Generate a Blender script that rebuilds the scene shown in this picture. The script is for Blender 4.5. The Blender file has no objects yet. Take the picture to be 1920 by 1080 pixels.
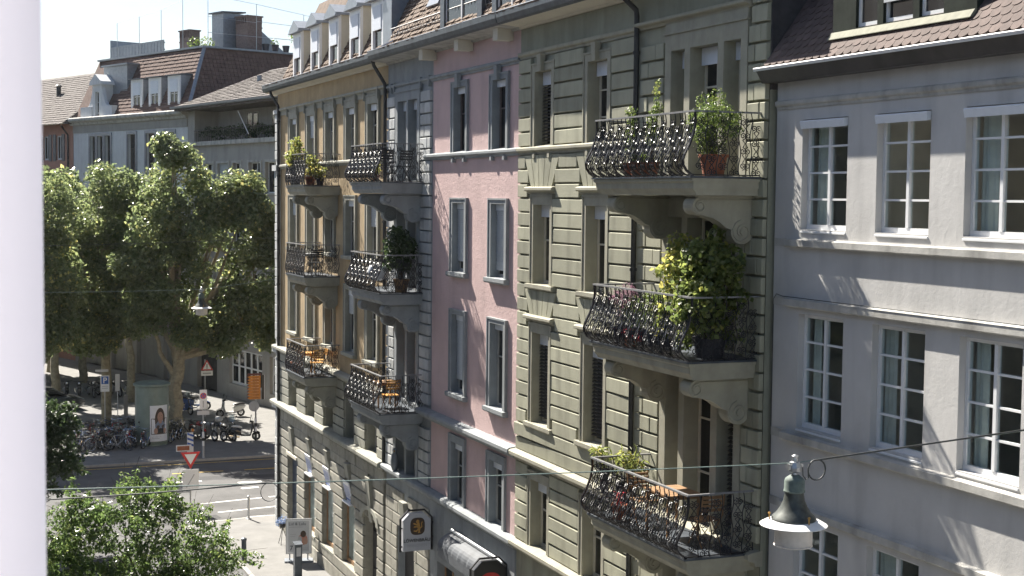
import bpy, bmesh, math, random
import numpy as np
from mathutils import Matrix, Vector

SC = bpy.context.scene
COL = SC.collection

# ------------------------------------------------------------------ camera
cam_d = bpy.data.cameras.new('camera')
cam = bpy.data.objects.new('camera', cam_d)
COL.objects.link(cam)
R = Matrix(((0.9261146, 0.014407, -0.3769672, 0.0),
            (-0.3771065, 0.0621716, -0.9240808, 0.0),
            (0.0101235, 0.9979615, 0.063011, 13.2),
            (0, 0, 0, 1)))
cam.matrix_world = R
cam_d.sensor_width = 36.0
cam_d.lens = 2720.0 / 1920.0 * 36.0
cam_d.clip_start = 0.05
cam_d.clip_end = 2000.0
cam_d.dof.use_dof = True
cam_d.dof.focus_distance = 32.0
cam_d.dof.aperture_fstop = 16.0
SC.camera = cam

# ------------------------------------------------------------------ sky and sun
TO_SUN = Vector((-1.0, 3.7, 3.9)).normalized()
SUN_EL = math.asin(TO_SUN.z)
SUN_AZ = math.atan2(TO_SUN.x, TO_SUN.y)
W = bpy.data.worlds.new('World')
SC.world = W
W.use_nodes = True
nt = W.node_tree
bg = nt.nodes['Background']
sky = nt.nodes.new('ShaderNodeTexSky')
sky.sky_type = 'NISHITA'
sky.sun_disc = False
sky.sun_elevation = SUN_EL
sky.sun_rotation = SUN_AZ
sky.altitude = 400
sky.air_density = 1.0
sky.dust_density = 1.6
nt.links.new(sky.outputs['Color'], bg.inputs['Color'])
bg.inputs['Strength'].default_value = 0.05
sun_d = bpy.data.lights.new('sun', 'SUN')
sun_d.energy = 5.0
sun_d.angle = math.radians(0.53)
sun_d.color = (1.0, 0.94, 0.84)
sun = bpy.data.objects.new('sun', sun_d)
COL.objects.link(sun)
sun.rotation_euler = TO_SUN.to_track_quat('Z', 'Y').to_euler()
SC.view_settings.view_transform = 'Standard'
SC.view_settings.look = 'None'
SC.view_settings.gamma = 1.0
SC.view_settings.exposure = 1.5
SC.view_settings.use_curve_mapping = False
SC.cycles.max_bounces = 6
SC.cycles.diffuse_bounces = 3
SC.cycles.glossy_bounces = 2
SC.cycles.transmission_bounces = 4
SC.cycles.transparent_max_bounces = 8
SC.cycles.volume_bounces = 0
SC.cycles.use_adaptive_sampling = True
SC.cycles.adaptive_threshold = 0.02

rnd = random.Random(7)

# ------------------------------------------------------------------ materials
MATS = {}
def _n(t, typ, **kw):
    n = t.nodes.new(typ)
    for k, v in kw.items():
        setattr(n, k, v)
    return n

def mat(name, color, rough=0.8, var=0.12, scale=3.0, bump=0.0, bscale=40.0, bdist=0.02, metal=0.0, spec=0.5,
        streak=0.0, objvar=0.0, color2=None, coat=0.0):
    """Principled with world-space grain, stains, relief and a per-object tone shift."""
    if name in MATS:
        return MATS[name]
    m = bpy.data.materials.new(name)
    m.use_nodes = True
    t = m.node_tree
    p = t.nodes['Principled BSDF']
    p.inputs['Roughness'].default_value = rough
    p.inputs['Metallic'].default_value = metal
    p.inputs['Specular IOR Level'].default_value = spec
    p.inputs['Coat Weight'].default_value = coat
    L = t.links.new
    geo = _n(t, 'ShaderNodeNewGeometry')
    nz = _n(t, 'ShaderNodeTexNoise')
    nz.inputs['Scale'].default_value = scale
    nz.inputs['Detail'].default_value = 5.0
    nz.inputs['Roughness'].default_value = 0.62
    L(geo.outputs['Position'], nz.inputs['Vector'])
    mix = _n(t, 'ShaderNodeMix', data_type='RGBA')
    c = Vector(color)
    c2 = Vector(color2) if color2 else c * (1 + var)
    c1 = c * (1 - var) if not color2 else c
    mix.inputs[6].default_value = (*c1, 1)
    mix.inputs[7].default_value = (*[min(1, x) for x in c2], 1)
    mr = _n(t, 'ShaderNodeMapRange')
    mr.inputs[1].default_value = 0.33
    mr.inputs[2].default_value = 0.67
    L(nz.outputs['Fac'], mr.inputs[0])
    L(mr.outputs[0], mix.inputs[0])
    out = mix.outputs[2]
    if streak > 0:
        mp = _n(t, 'ShaderNodeMapping')
        mp.inputs['Scale'].default_value = (1.7, 1.7, 0.3)
        L(geo.outputs['Position'], mp.inputs['Vector'])
        n2 = _n(t, 'ShaderNodeTexNoise')
        n2.inputs['Scale'].default_value = 1.6
        n2.inputs['Detail'].default_value = 6.0
        L(mp.outputs[0], n2.inputs['Vector'])
        r2 = _n(t, 'ShaderNodeMapRange')
        r2.inputs[1].default_value = 0.48
        r2.inputs[2].default_value = 0.72
        r2.inputs[3].default_value = 1.0
        r2.inputs[4].default_value = 1.0 - streak
        L(n2.outputs['Fac'], r2.inputs[0])
        mm = _n(t, 'ShaderNodeMix', data_type='RGBA', blend_type='MULTIPLY')
        mm.inputs[0].default_value = 1.0
        L(out, mm.inputs[6])
        L(r2.outputs[0], mm.inputs[7])
        out = mm.outputs[2]
    if objvar > 0:
        oi = _n(t, 'ShaderNodeObjectInfo')
        r3 = _n(t, 'ShaderNodeMapRange')
        r3.inputs[3].default_value = 1 - objvar
        r3.inputs[4].default_value = 1 + objvar
        L(oi.outputs['Random'], r3.inputs[0])
        mm = _n(t, 'ShaderNodeMix', data_type='RGBA', blend_type='MULTIPLY')
        mm.inputs[0].default_value = 1.0
        L(out, mm.inputs[6])
        L(r3.outputs[0], mm.inputs[7])
        out = mm.outputs[2]
    L(out, p.inputs['Base Color'])
    if bump > 0:
        n3 = _n(t, 'ShaderNodeTexNoise')
        n3.inputs['Scale'].default_value = bscale
        n3.inputs['Detail'].default_value = 9.0
        n3.inputs['Roughness'].default_value = 0.68
        n3.inputs['Distortion'].default_value = 0.6
        L(geo.outputs['Position'], n3.inputs['Vector'])
        b = _n(t, 'ShaderNodeBump')
        b.inputs['Strength'].default_value = bump
        b.inputs['Distance'].default_value = bdist
        L(n3.outputs['Fac'], b.inputs['Height'])
        L(b.outputs[0], p.inputs['Normal'])
    MATS[name] = m
    return m

def leaf_mat(name, dark, light, tip=None, trans=0.42, rough=0.38):
    m = bpy.data.materials.new(name)
    m.use_nodes = True
    t = m.node_tree
    L = t.links.new
    p = t.nodes['Principled BSDF']
    o = t.nodes['Material Output']
    at = _n(t, 'ShaderNodeAttribute', attribute_name='tone')
    ramp = _n(t, 'ShaderNodeValToRGB')
    e = ramp.color_ramp.elements
    e[0].position = 0.0; e[0].color = (*dark, 1)
    e[1].position = 0.8; e[1].color = (*light, 1)
    if tip:
        k = e.new(1.0); k.color = (*tip, 1)
    L(at.outputs['Fac'], ramp.inputs[0])
    L(ramp.outputs[0], p.inputs['Base Color'])
    p.inputs['Roughness'].default_value = rough
    p.inputs['Specular IOR Level'].default_value = 0.6
    tr = _n(t, 'ShaderNodeBsdfTranslucent')
    hs = _n(t, 'ShaderNodeHueSaturation')
    hs.inputs['Hue'].default_value = 0.487
    hs.inputs['Saturation'].default_value = 1.0
    hs.inputs['Value'].default_value = 2.5
    L(ramp.outputs[0], hs.inputs['Color'])
    L(hs.outputs[0], tr.inputs['Color'])
    mx = _n(t, 'ShaderNodeMixShader')
    mx.inputs[0].default_value = trans
    L(p.outputs[0], mx.inputs[1])
    L(tr.outputs[0], mx.inputs[2])
    L(mx.outputs[0], o.inputs['Surface'])
    MATS[name] = m
    return m

def glass_mat(name, tint=(0.9, 0.95, 0.95), fac=0.86):
    """Thin window pane: mostly clear, mirror-like at grazing angles."""
    m = bpy.data.materials.new(name)
    m.use_nodes = True
    t = m.node_tree
    L = t.links.new
    o = t.nodes['Material Output']
    t.nodes.remove(t.nodes['Principled BSDF'])
    tr = _n(t, 'ShaderNodeBsdfTransparent')
    tr.inputs[0].default_value = (*tint, 1)
    gl = _n(t, 'ShaderNodeBsdfGlossy')
    gl.inputs['Roughness'].default_value = 0.02
    lw = _n(t, 'ShaderNodeLayerWeight')
    lw.inputs[0].default_value = 0.5
    pw = _n(t, 'ShaderNodeMath', operation='POWER')
    pw.inputs[1].default_value = 4.0
    L(lw.outputs['Facing'], pw.inputs[0])
    fr = _n(t, 'ShaderNodeMapRange')
    fr.inputs[3].default_value = 0.045
    fr.inputs[4].default_value = 1.0
    L(pw.outputs[0], fr.inputs[0])
    mx = _n(t, 'ShaderNodeMixShader')
    L(fr.outputs[0], mx.inputs[0])
    L(tr.outputs[0], mx.inputs[1])
    L(gl.outputs[0], mx.inputs[2])
    L(mx.outputs[0], o.inputs['Surface'])
    MATS[name] = m
    return m

mat('green_stone', (0.355, 0.35, 0.262), 0.85, 0.08, 2.0, 0.25, 40, 0.012, streak=0.3, objvar=0.15)
mat('green_trim', (0.36, 0.345, 0.27), 0.85, 0.10, 3.0, 0.2, 50, 0.01, streak=0.2)
mat('green_plaster', (0.285, 0.29, 0.225), 0.9, 0.10, 1.5, 0.3, 50, 0.01, streak=0.2)
mat('pink_stucco', (0.60, 0.435, 0.42), 0.9, 0.08, 1.1, 0.6, 11, 0.028, streak=0.10)
mat('blue_stone', (0.275, 0.295, 0.305), 0.85, 0.10, 3.0, 0.2, 50, 0.01, streak=0.2)
mat('quoin_stone', (0.47, 0.48, 0.475), 0.85, 0.08, 3.0, 0.25, 40, 0.01, streak=0.25, objvar=0.12)
mat('yellow_plaster', (0.43, 0.32, 0.185), 0.9, 0.12, 1.6, 0.4, 30, 0.01, streak=0.15)
mat('olive_stone', (0.32, 0.315, 0.265), 0.85, 0.10, 3.0, 0.2, 40, 0.01, streak=0.2)
mat('rustic_stone', (0.33, 0.315, 0.265), 0.9, 0.14, 4.0, 0.5, 30, 0.02, streak=0.3, objvar=0.14)
mat('grey_plaster', (0.55, 0.54, 0.525), 0.9, 0.07, 0.9, 0.4, 9, 0.012, streak=0.15)
mat('grey_trim', (0.45, 0.44, 0.41), 0.85, 0.16, 3.0, 0.4, 25, 0.012, streak=0.4)
mat('cream', (0.62, 0.58, 0.48), 0.75, 0.06, 2.0)
mat('white_paint', (0.78, 0.79, 0.80), 0.45, 0.03, 5.0)
mat('white_blind', (0.72, 0.76, 0.82), 0.6, 0.03, 8.0)
mat('grey_shutter', (0.50, 0.53, 0.55), 0.6, 0.05, 8.0)
mat('dark_slat', (0.10, 0.09, 0.075), 0.6, 0.1, 6.0)
mat('slate', (0.07, 0.066, 0.07), 0.8, 0.2, 6.0, streak=0.2)
mat('zinc_sunlit', (0.70, 0.70, 0.70), 0.4, 0.05, 5.0)
mat('zinc', (0.09, 0.105, 0.125), 0.45, 0.2, 6.0, metal=0.5, streak=0.3)
mat('zinc_light', (0.25, 0.275, 0.31), 0.4, 0.12, 5.0, metal=0.35)
mat('copper_flash', (0.20, 0.20, 0.15), 0.8, 0.2, 6.0)
mat('rail_grey', (0.22, 0.22, 0.225), 0.4, 0.15, 9.0)
mat('asphalt_dark', (0.055, 0.055, 0.057), 0.92, 0.15, 2.0, 0.4, 120, 0.01)
mat('copper_green', (0.026, 0.032, 0.026), 0.9, 0.25, 6.0, spec=0.15)  # dormer body darkened to read as shaded, against the lighter lit flashing
mat('brown_fascia', (0.055, 0.05, 0.05), 0.5, 0.2, 4.0, streak=0.3)
mat('roof_tile', (0.105, 0.075, 0.067), 0.85, 0.2, 9.0, 0.3, 80, 0.01, objvar=0.22)
mat('roof_brown', (0.13, 0.09, 0.065), 0.9, 0.35, 5.0, 0.3, 60, 0.01)
mat('roof_red', (0.125, 0.078, 0.064), 0.9, 0.25, 3.0, 0.3, 60, 0.01)
mat('roof_grey', (0.115, 0.098, 0.09), 0.9, 0.3, 3.0, 0.3, 60, 0.01)
mat('iron', (0.018, 0.017, 0.02), 0.32, 0.2, 9.0, spec=0.6)
mat('black_paint', (0.02, 0.02, 0.022), 0.4, 0.1, 9.0)
mat('dark_pipe', (0.05, 0.05, 0.05), 0.5, 0.2, 6.0, metal=0.3)
mat('wood', (0.30, 0.17, 0.08), 0.6, 0.25, 8.0)
mat('orange_wood', (0.62, 0.30, 0.05), 0.5, 0.15, 8.0)
mat('terracotta', (0.36, 0.13, 0.07), 0.8, 0.15, 8.0)
mat('dark_pot', (0.05, 0.05, 0.06), 0.7, 0.15, 8.0)
mat('white_ceramic', (0.75, 0.77, 0.80), 0.25, 0.04, 8.0)
mat('asphalt', (0.10, 0.099, 0.099), 0.92, 0.28, 0.45, 0.4, 120, 0.01)
mat('pavement', (0.20, 0.196, 0.188), 0.92, 0.12, 1.5, 0.4, 90, 0.01)
mat('kerb_stone', (0.34, 0.33, 0.31), 0.9, 0.12, 4.0)
mat('line_white', (0.72, 0.72, 0.70), 0.8, 0.12, 9.0)
mat('line_yellow', (0.55, 0.36, 0.07), 0.8, 0.2, 9.0)
mat('bark', (0.19, 0.16, 0.11), 0.9, 0.35, 5.0, 0.6, 14, 0.03, color2=(0.33, 0.30, 0.21))
mat('dark_bark', (0.07, 0.055, 0.04), 0.9, 0.3, 8.0, 0.6, 20, 0.02)
mat('beige_plaster', (0.36, 0.345, 0.32), 0.9, 0.07, 1.0, streak=0.15)
mat('salmon_plaster', (0.46, 0.25, 0.19), 0.9, 0.07, 1.0, streak=0.12)
mat('white_brick', (0.66, 0.67, 0.68), 0.8, 0.05, 2.0, streak=0.1)
mat('brick_red', (0.20, 0.15, 0.135), 0.9, 0.25, 9.0)
mat('dark_room', (0.05, 0.047, 0.045), 0.9, 0.3, 1.5)
mat('room_wall', (0.70, 0.64, 0.56), 0.9, 0.2, 1.0)
mat('curtain', (0.80, 0.78, 0.73), 0.9, 0.08, 6.0)
mat('curtain_dark', (0.16, 0.13, 0.12), 0.9, 0.15, 6.0)
mat('dark_glass', (0.018, 0.02, 0.022), 0.04, 0.3, 0.8, spec=0.5)
mat('shop_glass', (0.28, 0.33, 0.31), 0.05, 0.5, 1.2, spec=0.5)
mat('blue_door', (0.03, 0.05, 0.09), 0.4, 0.3, 5.0)
mat('sign_white_shaded', (0.50, 0.51, 0.54), 0.35, 0.02, 5.0)  # white sign face greyed, its shade put into the colour
mat('sign_white', (0.80, 0.81, 0.83), 0.35, 0.02, 5.0)
mat('sign_red', (0.55, 0.03, 0.03), 0.35, 0.05, 5.0)
mat('sign_blue', (0.03, 0.11, 0.42), 0.35, 0.05, 5.0)
mat('sign_orange', (0.62, 0.22, 0.02), 0.4, 0.12, 6.0)
mat('sign_maroon', (0.12, 0.02, 0.02), 0.4, 0.1, 6.0)
mat('sign_grey', (0.42, 0.43, 0.45), 0.4, 0.05, 5.0)
mat('sign_black', (0.02, 0.02, 0.022), 0.35, 0.05, 5.0)
mat('gold', (0.50, 0.27, 0.06), 0.4, 0.1, 9.0)
mat('steel', (0.45, 0.46, 0.47), 0.35, 0.1, 6.0, metal=0.8)
mat('chrome', (0.75, 0.76, 0.78), 0.15, 0.05, 6.0, metal=1.0)
mat('rubber', (0.02, 0.02, 0.02), 0.8, 0.1, 9.0)
mat('paint_white', (0.78, 0.78, 0.77), 0.25, 0.02, 4.0, coat=0.5)
mat('paint_red', (0.40, 0.02, 0.02), 0.25, 0.05, 4.0, coat=0.5)
mat('paint_blue', (0.04, 0.09, 0.25), 0.25, 0.05, 4.0, coat=0.5)
mat('paint_dark', (0.03, 0.035, 0.04), 0.25, 0.1, 4.0, coat=0.5)
mat('paint_silver', (0.45, 0.46, 0.47), 0.3, 0.04, 4.0, metal=0.6, coat=0.4)
mat('paint_green', (0.04, 0.16, 0.07), 0.25, 0.05, 4.0, coat=0.5)
mat('column_green', (0.20, 0.255, 0.225), 0.35, 0.12, 2.0, streak=0.2)
mat('lamp_bronze', (0.045, 0.05, 0.045), 0.5, 0.35, 12.0, color2=(0.10, 0.11, 0.10), metal=0.3)
mat('lamp_verdigris', (0.13, 0.165, 0.145), 0.7, 0.25, 14.0)
mat('lamp_white', (0.80, 0.80, 0.79), 0.4, 0.04, 8.0)
mat('lamp_glass', (0.62, 0.58, 0.54), 0.5, 0.07, 14.0)
mat('wire_green', (0.16, 0.22, 0.20), 0.6, 0.1, 6.0)
mat('wire_dark', (0.05, 0.055, 0.055), 0.6, 0.1, 6.0)
mat('awning_cloth', (0.10, 0.11, 0.125), 0.7, 0.15, 4.0, streak=0.2)
mat('skin', (0.45, 0.27, 0.20), 0.6, 0.05, 4.0)
mat('hair', (0.07, 0.045, 0.03), 0.6, 0.1, 4.0)
mat('denim', (0.22, 0.27, 0.36), 0.7, 0.1, 4.0)
mat('poster_grey', (0.55, 0.56, 0.58), 0.5, 0.03, 4.0)
mat('poster_rose', (0.50, 0.22, 0.16), 0.5, 0.1, 9.0)
mat('flower_red', (0.45, 0.03, 0.03), 0.6, 0.1, 9.0)
mat('soil', (0.06, 0.045, 0.03), 0.95, 0.2, 9.0)
glass_mat('window_glass')
leaf_mat('leaf_plane', (0.07, 0.10, 0.047), (0.15, 0.18, 0.08), (0.38, 0.35, 0.12), 0.54, 0.28)
leaf_mat('leaf_near', (0.034, 0.064, 0.022), (0.09, 0.14, 0.045), (0.18, 0.22, 0.075), 0.5, 0.25)
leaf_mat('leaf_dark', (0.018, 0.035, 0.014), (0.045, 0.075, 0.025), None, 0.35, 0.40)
leaf_mat('leaf_vine', (0.045, 0.075, 0.025), (0.145, 0.18, 0.05), (0.30, 0.29, 0.08), 0.5, 0.40)
leaf_mat('leaf_yellow', (0.07, 0.10, 0.03), (0.16, 0.18, 0.05), (0.34, 0.30, 0.09), 0.5, 0.40)
leaf_mat('leaf_bush', (0.04, 0.075, 0.02), (0.10, 0.14, 0.035), (0.17, 0.19, 0.06), 0.42, 0.40)
leaf_mat('leaf_heather', (0.10, 0.05, 0.07), (0.26, 0.15, 0.19), (0.20, 0.24, 0.10), 0.4, 0.5)

# white window leaf beside the camera; translucency added to brighten its shaded side
def sash_mat():
    m = bpy.data.materials.new('window_leaf_white')
    m.use_nodes = True
    t = m.node_tree
    L = t.links.new
    p = t.nodes['Principled BSDF']
    p.inputs['Base Color'].default_value = (0.86, 0.85, 0.88, 1)
    p.inputs['Roughness'].default_value = 0.5
    tr = _n(t, 'ShaderNodeBsdfTranslucent')
    tr.inputs[0].default_value = (0.90, 0.88, 0.93, 1)
    mx = _n(t, 'ShaderNodeMixShader')
    mx.inputs[0].default_value = 0.5
    L(p.outputs[0], mx.inputs[1])
    L(tr.outputs[0], mx.inputs[2])
    L(mx.outputs[0], t.nodes['Material Output'].inputs['Surface'])
    MATS['sash'] = m
sash_mat()

# ------------------------------------------------------------------ object helpers
WPOS = {}          # world position of every object's own frame (no rotation on roots of fixed things)

def tag(o, label=None, cat=None, group=None, kind=None):
    if label: o['label'] = label
    if cat: o['category'] = cat
    if group: o['group'] = group
    if kind: o['kind'] = kind
    return o

def thing(name, label, cat, loc=(0, 0, 0), rotz=0.0, group=None):
    o = bpy.data.objects.new(name, None)
    o.empty_display_size = 0.2
    COL.objects.link(o)
    o.location = loc
    o.rotation_euler = (0, 0, rotz)
    WPOS[o] = Vector(loc)
    return tag(o, label, cat, group)

def link(name, me, parent=None, loc=(0, 0, 0), rot=(0, 0, 0), scale=(1, 1, 1)):
    o = bpy.data.objects.new(name, me)
    COL.objects.link(o)
    o.location = loc
    o.rotation_euler = rot
    o.scale = scale
    if parent is not None:
        o.parent = parent
    WPOS[o] = WPOS.get(parent, Vector((0, 0, 0)))
    return o

def inst(name, me, parent, wloc, rot=(0, 0, 0), scale=(1, 1, 1)):
    """place shared mesh data at a world position under an unrotated parent"""
    base = WPOS.get(parent, Vector((0, 0, 0)))
    o = link(name, me, parent, Vector(wloc) - base, rot, scale)
    WPOS[o] = Vector(wloc)
    return o

class MB:
    def __init__(s):
        s.v = []; s.f = []; s.mi = []; s.cur = 0
    def add(s, vs, fs):
        b = len(s.v)
        s.v.extend([tuple(map(float, q)) for q in vs])
        for q in fs:
            s.f.append(tuple(b + i for i in q)); s.mi.append(s.cur)
        return s
    def box(s, x0, x1, y0, y1, z0, z1):
        if x0 > x1: x0, x1 = x1, x0
        if y0 > y1: y0, y1 = y1, y0
        if z0 > z1: z0, z1 = z1, z0
        return s.add([(x0, y0, z0), (x1, y0, z0), (x1, y1, z0), (x0, y1, z0), (x0, y0, z1), (x1, y0, z1), (x1, y1, z1), (x0, y1, z1)],
                     [(0, 3, 2, 1), (4, 5, 6, 7), (0, 1, 5, 4), (1, 2, 6, 5), (2, 3, 7, 6), (3, 0, 4, 7)])
    def quad(s, a, b, c, d):
        return s.add([a, b, c, d], [(0, 1, 2, 3)])
    def poly(s, pts):
        return s.add(pts, [tuple(range(len(pts)))])
    def prism_y(s, prof, y0, y1):
        """profile of (x, z) swept along y, capped"""
        n = len(prof)
        vs = [(x, y0, z) for x, z in prof] + [(x, y1, z) for x, z in prof]
        fs = [(i, (i + 1) % n, n + (i + 1) % n, n + i) for i in range(n)]
        fs += [tuple(reversed(range(n))), tuple(range(n, 2 * n))]
        return s.add(vs, fs)
    def prism(s, pts, vec):
        """planar polygon swept along vec, capped"""
        n = len(pts)
        v = Vector(vec)
        vs = [tuple(p) for p in pts] + [tuple(Vector(p) + v) for p in pts]
        fs = [(i, (i + 1) % n, n + (i + 1) % n, n + i) for i in range(n)]
        fs += [tuple(reversed(range(n))), tuple(range(n, 2 * n))]
        return s.add(vs, fs)
    def tube(s, pts, r, n=6, closed=False, cap=True):
        P = [Vector(p) for p in pts]
        k = len(P)
        rs = r if isinstance(r, (list, tuple)) else [r] * k
        b = len(s.v)
        nrm = None
        for i, p in enumerate(P):
            if closed:
                d = P[(i + 1) % k] - P[i - 1]
            else:
                d = P[min(i + 1, k - 1)] - P[max(i - 1, 0)]
            if d.length < 1e-9: d = Vector((0, 0, 1))
            d.normalize()
            if nrm is None:
                up = Vector((0, 0, 1)) if abs(d.z) < 0.9 else Vector((1, 0, 0))
                nrm = d.cross(up).normalized()
            else:
                nrm = nrm - d * nrm.dot(d)
                if nrm.length < 1e-6:
                    nrm = d.orthogonal()
                nrm.normalize()
            bi = d.cross(nrm)
            for j in range(n):
                a = 2 * math.pi * j / n
                s.v.append(tuple(p + nrm * (math.cos(a) * rs[i]) + bi * (math.sin(a) * rs[i])))
        seg = k if closed else k - 1
        for i in range(seg):
            i2 = (i + 1) % k
            for j in range(n):
                j2 = (j + 1) % n
                s.f.append((b + i * n + j, b + i * n + j2, b + i2 * n + j2, b + i2 * n + j)); s.mi.append(s.cur)
        if cap and not closed:
            s.f.append(tuple(b + j for j in reversed(range(n)))); s.mi.append(s.cur)
            s.f.append(tuple(b + (k - 1) * n + j for j in range(n))); s.mi.append(s.cur)
        return s
    def lathe(s, prof, c=(0, 0, 0), n=20):
        """profile of (radius, z) turned about a vertical axis"""
        b = len(s.v)
        k = len(prof)
        for r, z in prof:
            for j in range(n):
                a = 2 * math.pi * j / n
                s.v.append((c[0] + r * math.cos(a), c[1] + r * math.sin(a), c[2] + z))
        for i in range(k - 1):
            for j in range(n):
                j2 = (j + 1) % n
                s.f.append((b + i * n + j, b + i * n + j2, b + (i + 1) * n + j2, b + (i + 1) * n + j)); s.mi.append(s.cur)
        if prof[0][0] > 1e-4:
            s.f.append(tuple(b + j for j in reversed(range(n)))); s.mi.append(s.cur)
        if prof[-1][0] > 1e-4:
            s.f.append(tuple(b + (k - 1) * n + j for j in range(n))); s.mi.append(s.cur)
        return s
    def ellipsoid(s, c, r, n=12, m=8):
        prof = []
        b = len(s.v)
        for i in range(m + 1):
            th = math.pi * i / m
            for j in range(n):
                a = 2 * math.pi * j / n
                s.v.append((c[0] + r[0] * math.sin(th) * math.cos(a), c[1] + r[1] * math.sin(th) * math.sin(a), c[2] - r[2] * math.cos(th)))
        for i in range(m):
            for j in range(n):
                j2 = (j + 1) % n
                s.f.append((b + i * n + j, b + i * n + j2, b + (i + 1) * n + j2, b + (i + 1) * n + j)); s.mi.append(s.cur)
        return s
    def loft(s, secs, n=10, power=3.0):
        """superellipse sections along x: (x, yc, zc, half_width, half_height)"""
        b = len(s.v)
        for x, yc, zc, hw, hh in secs:
            for j in range(n):
                a = 2 * math.pi * (j + 0.5) / n
                ca, sa = math.cos(a), math.sin(a)
                s.v.append((x, yc + hw * math.copysign(abs(ca) ** (2 / power), ca), zc + hh * math.copysign(abs(sa) ** (2 / power), sa)))
        k = len(secs)
        for i in range(k - 1):
            for j in range(n):
                j2 = (j + 1) % n
                s.f.append((b + i * n + j, b + i * n + j2, b + (i + 1) * n + j2, b + (i + 1) * n + j)); s.mi.append(s.cur)
        s.f.append(tuple(b + j for j in reversed(range(n)))); s.mi.append(s.cur)
        s.f.append(tuple(b + (k - 1) * n + j for j in range(n))); s.mi.append(s.cur)
        return s
    def mesh(s, name, mats, origin=(0, 0, 0), smooth=False):
        me = bpy.data.meshes.new(name)
        o = Vector(origin)
        me.from_pydata([(x - o.x, y - o.y, z - o.z) for x, y, z in s.v], [], s.f)
        if not isinstance(mats, (list, tuple)):
            mats = [mats]
        for m in mats:
            me.materials.append(MATS[m])
        if len(mats) > 1:
            me.polygons.foreach_set('material_index', s.mi)
        bm = bmesh.new()
        bm.from_mesh(me)
        bmesh.ops.recalc_face_normals(bm, faces=bm.faces)
        bm.to_mesh(me)
        bm.free()
        if smooth:
            me.polygons.foreach_set('use_smooth', [True] * len(me.polygons))
            try:
                me.set_sharp_from_angle(angle=math.radians(40))
            except Exception:
                pass
        me.update()
        return me
    def build(s, name, mats, parent=None, smooth=False, kind=None):
        """link as one mesh; vertices are world positions under fixed things, local ones under things built at the origin"""
        o = WPOS.get(parent, Vector((0, 0, 0)))
        ob = link(name, s.mesh(name, mats, o, smooth), parent)
        if kind: ob['kind'] = kind
        return ob

def copy_tree(o, parent=None):
    c = o.copy()
    COL.objects.link(c)
    if parent is not None:
        c.parent = parent
    for ch in list(o.children):
        copy_tree(ch, c)
    return c

def text_mesh(body, size, material, depth=0.004, bold=False):
    cu = bpy.data.curves.new('text', 'FONT')
    cu.body = body
    cu.size = size
    cu.align_x = 'CENTER'
    cu.extrude = depth
    cu.resolution_u = 2
    if bold: cu.offset = size * 0.018
    ob = bpy.data.objects.new('text', cu)
    COL.objects.link(ob)
    dg = bpy.context.evaluated_depsgraph_get()
    me = bpy.data.meshes.new_from_object(ob.evaluated_get(dg))
    bpy.data.objects.remove(ob)
    me.materials.clear()
    me.materials.append(MATS[material])
    return me

# ------------------------------------------------------------------ foliage
def leaf_mesh(name, material, pos, nrm, size, tone, rng, aspect=0.6, droop=0.0):
    """one folded four-point leaf for every position"""
    n = len(pos)
    nrm = nrm / np.maximum(np.linalg.norm(nrm, axis=1, keepdims=True), 1e-6)
    t = rng.normal(size=(n, 3))
    t[:, 2] -= droop
    t -= nrm * np.sum(t * nrm, axis=1, keepdims=True)
    t /= np.maximum(np.linalg.norm(t, axis=1, keepdims=True), 1e-6)
    sd = np.cross(nrm, t)
    L = size[:, None]
    fold = nrm * L * 0.13
    v = np.empty((n, 4, 3), np.float32)
    v[:, 0] = pos
    v[:, 1] = pos + t * L * 0.48 + sd * L * aspect * 0.5 + fold
    v[:, 2] = pos + t * L
    v[:, 3] = pos + t * L * 0.48 - sd * L * aspect * 0.5 + fold
    me = bpy.data.meshes.new(name)
    me.vertices.add(4 * n)
    me.vertices.foreach_set('co', v.reshape(-1))
    me.loops.add(6 * n)
    base = (np.arange(n) * 4)[:, None]
    idx = (base + np.array([0, 1, 2, 0, 2, 3])[None]).reshape(-1)
    me.loops.foreach_set('vertex_index', idx.astype(np.int32))
    me.polygons.add(2 * n)
    me.polygons.foreach_set('loop_start', np.arange(0, 6 * n, 3).astype(np.int32))
    me.update(calc_edges=True)
    a = me.attributes.new('tone', 'FLOAT', 'POINT')
    a.data.foreach_set('value', np.repeat(tone, 4).astype(np.float32))
    me.materials.append(MATS[material])
    me.validate()
    return me

def clump_leaves(name, material, clumps, per_m2, size, seed, origin=(0, 0, 0), aspect=0.6, outward=1.0, up=0.35, fill=0.35, droop=0.3, tone_bias=0.0):
    """clumps: (x, y, z, r[, tone]); leaves gather near each clump's surface"""
    rng = np.random.default_rng(seed)
    P = []; N = []; S = []; T = []
    for c in clumps:
        x, y, z, r = c[:4]
        tb = c[4] if len(c) > 4 else 0.0
        k = max(12, int(per_m2 * 4 * math.pi * r * r))
        d = rng.normal(size=(k, 3))
        d /= np.linalg.norm(d, axis=1, keepdims=True)
        rad = r * (1 - fill * rng.random(k) ** 1.6 + 0.12 * rng.normal(size=k))
        jit = np.array([1, 1, 0.82])
        P.append(np.array([x, y, z]) + d * rad[:, None] * jit)
        nn = d * outward + rng.normal(size=(k, 3)) * 0.75
        nn[:, 2] += up
        N.append(nn)
        S.append(size * rng.uniform(0.5, 1.45, k))
        T.append(np.clip(rng.beta(2.2, 2.6, k) + tb + tone_bias + 0.12 * (rad / r - 0.85), 0, 1))
    P = np.concatenate(P) - np.array(origin)
    return leaf_mesh(name, material, P, np.concatenate(N), np.concatenate(S), np.concatenate(T), rng, aspect, droop)
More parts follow.
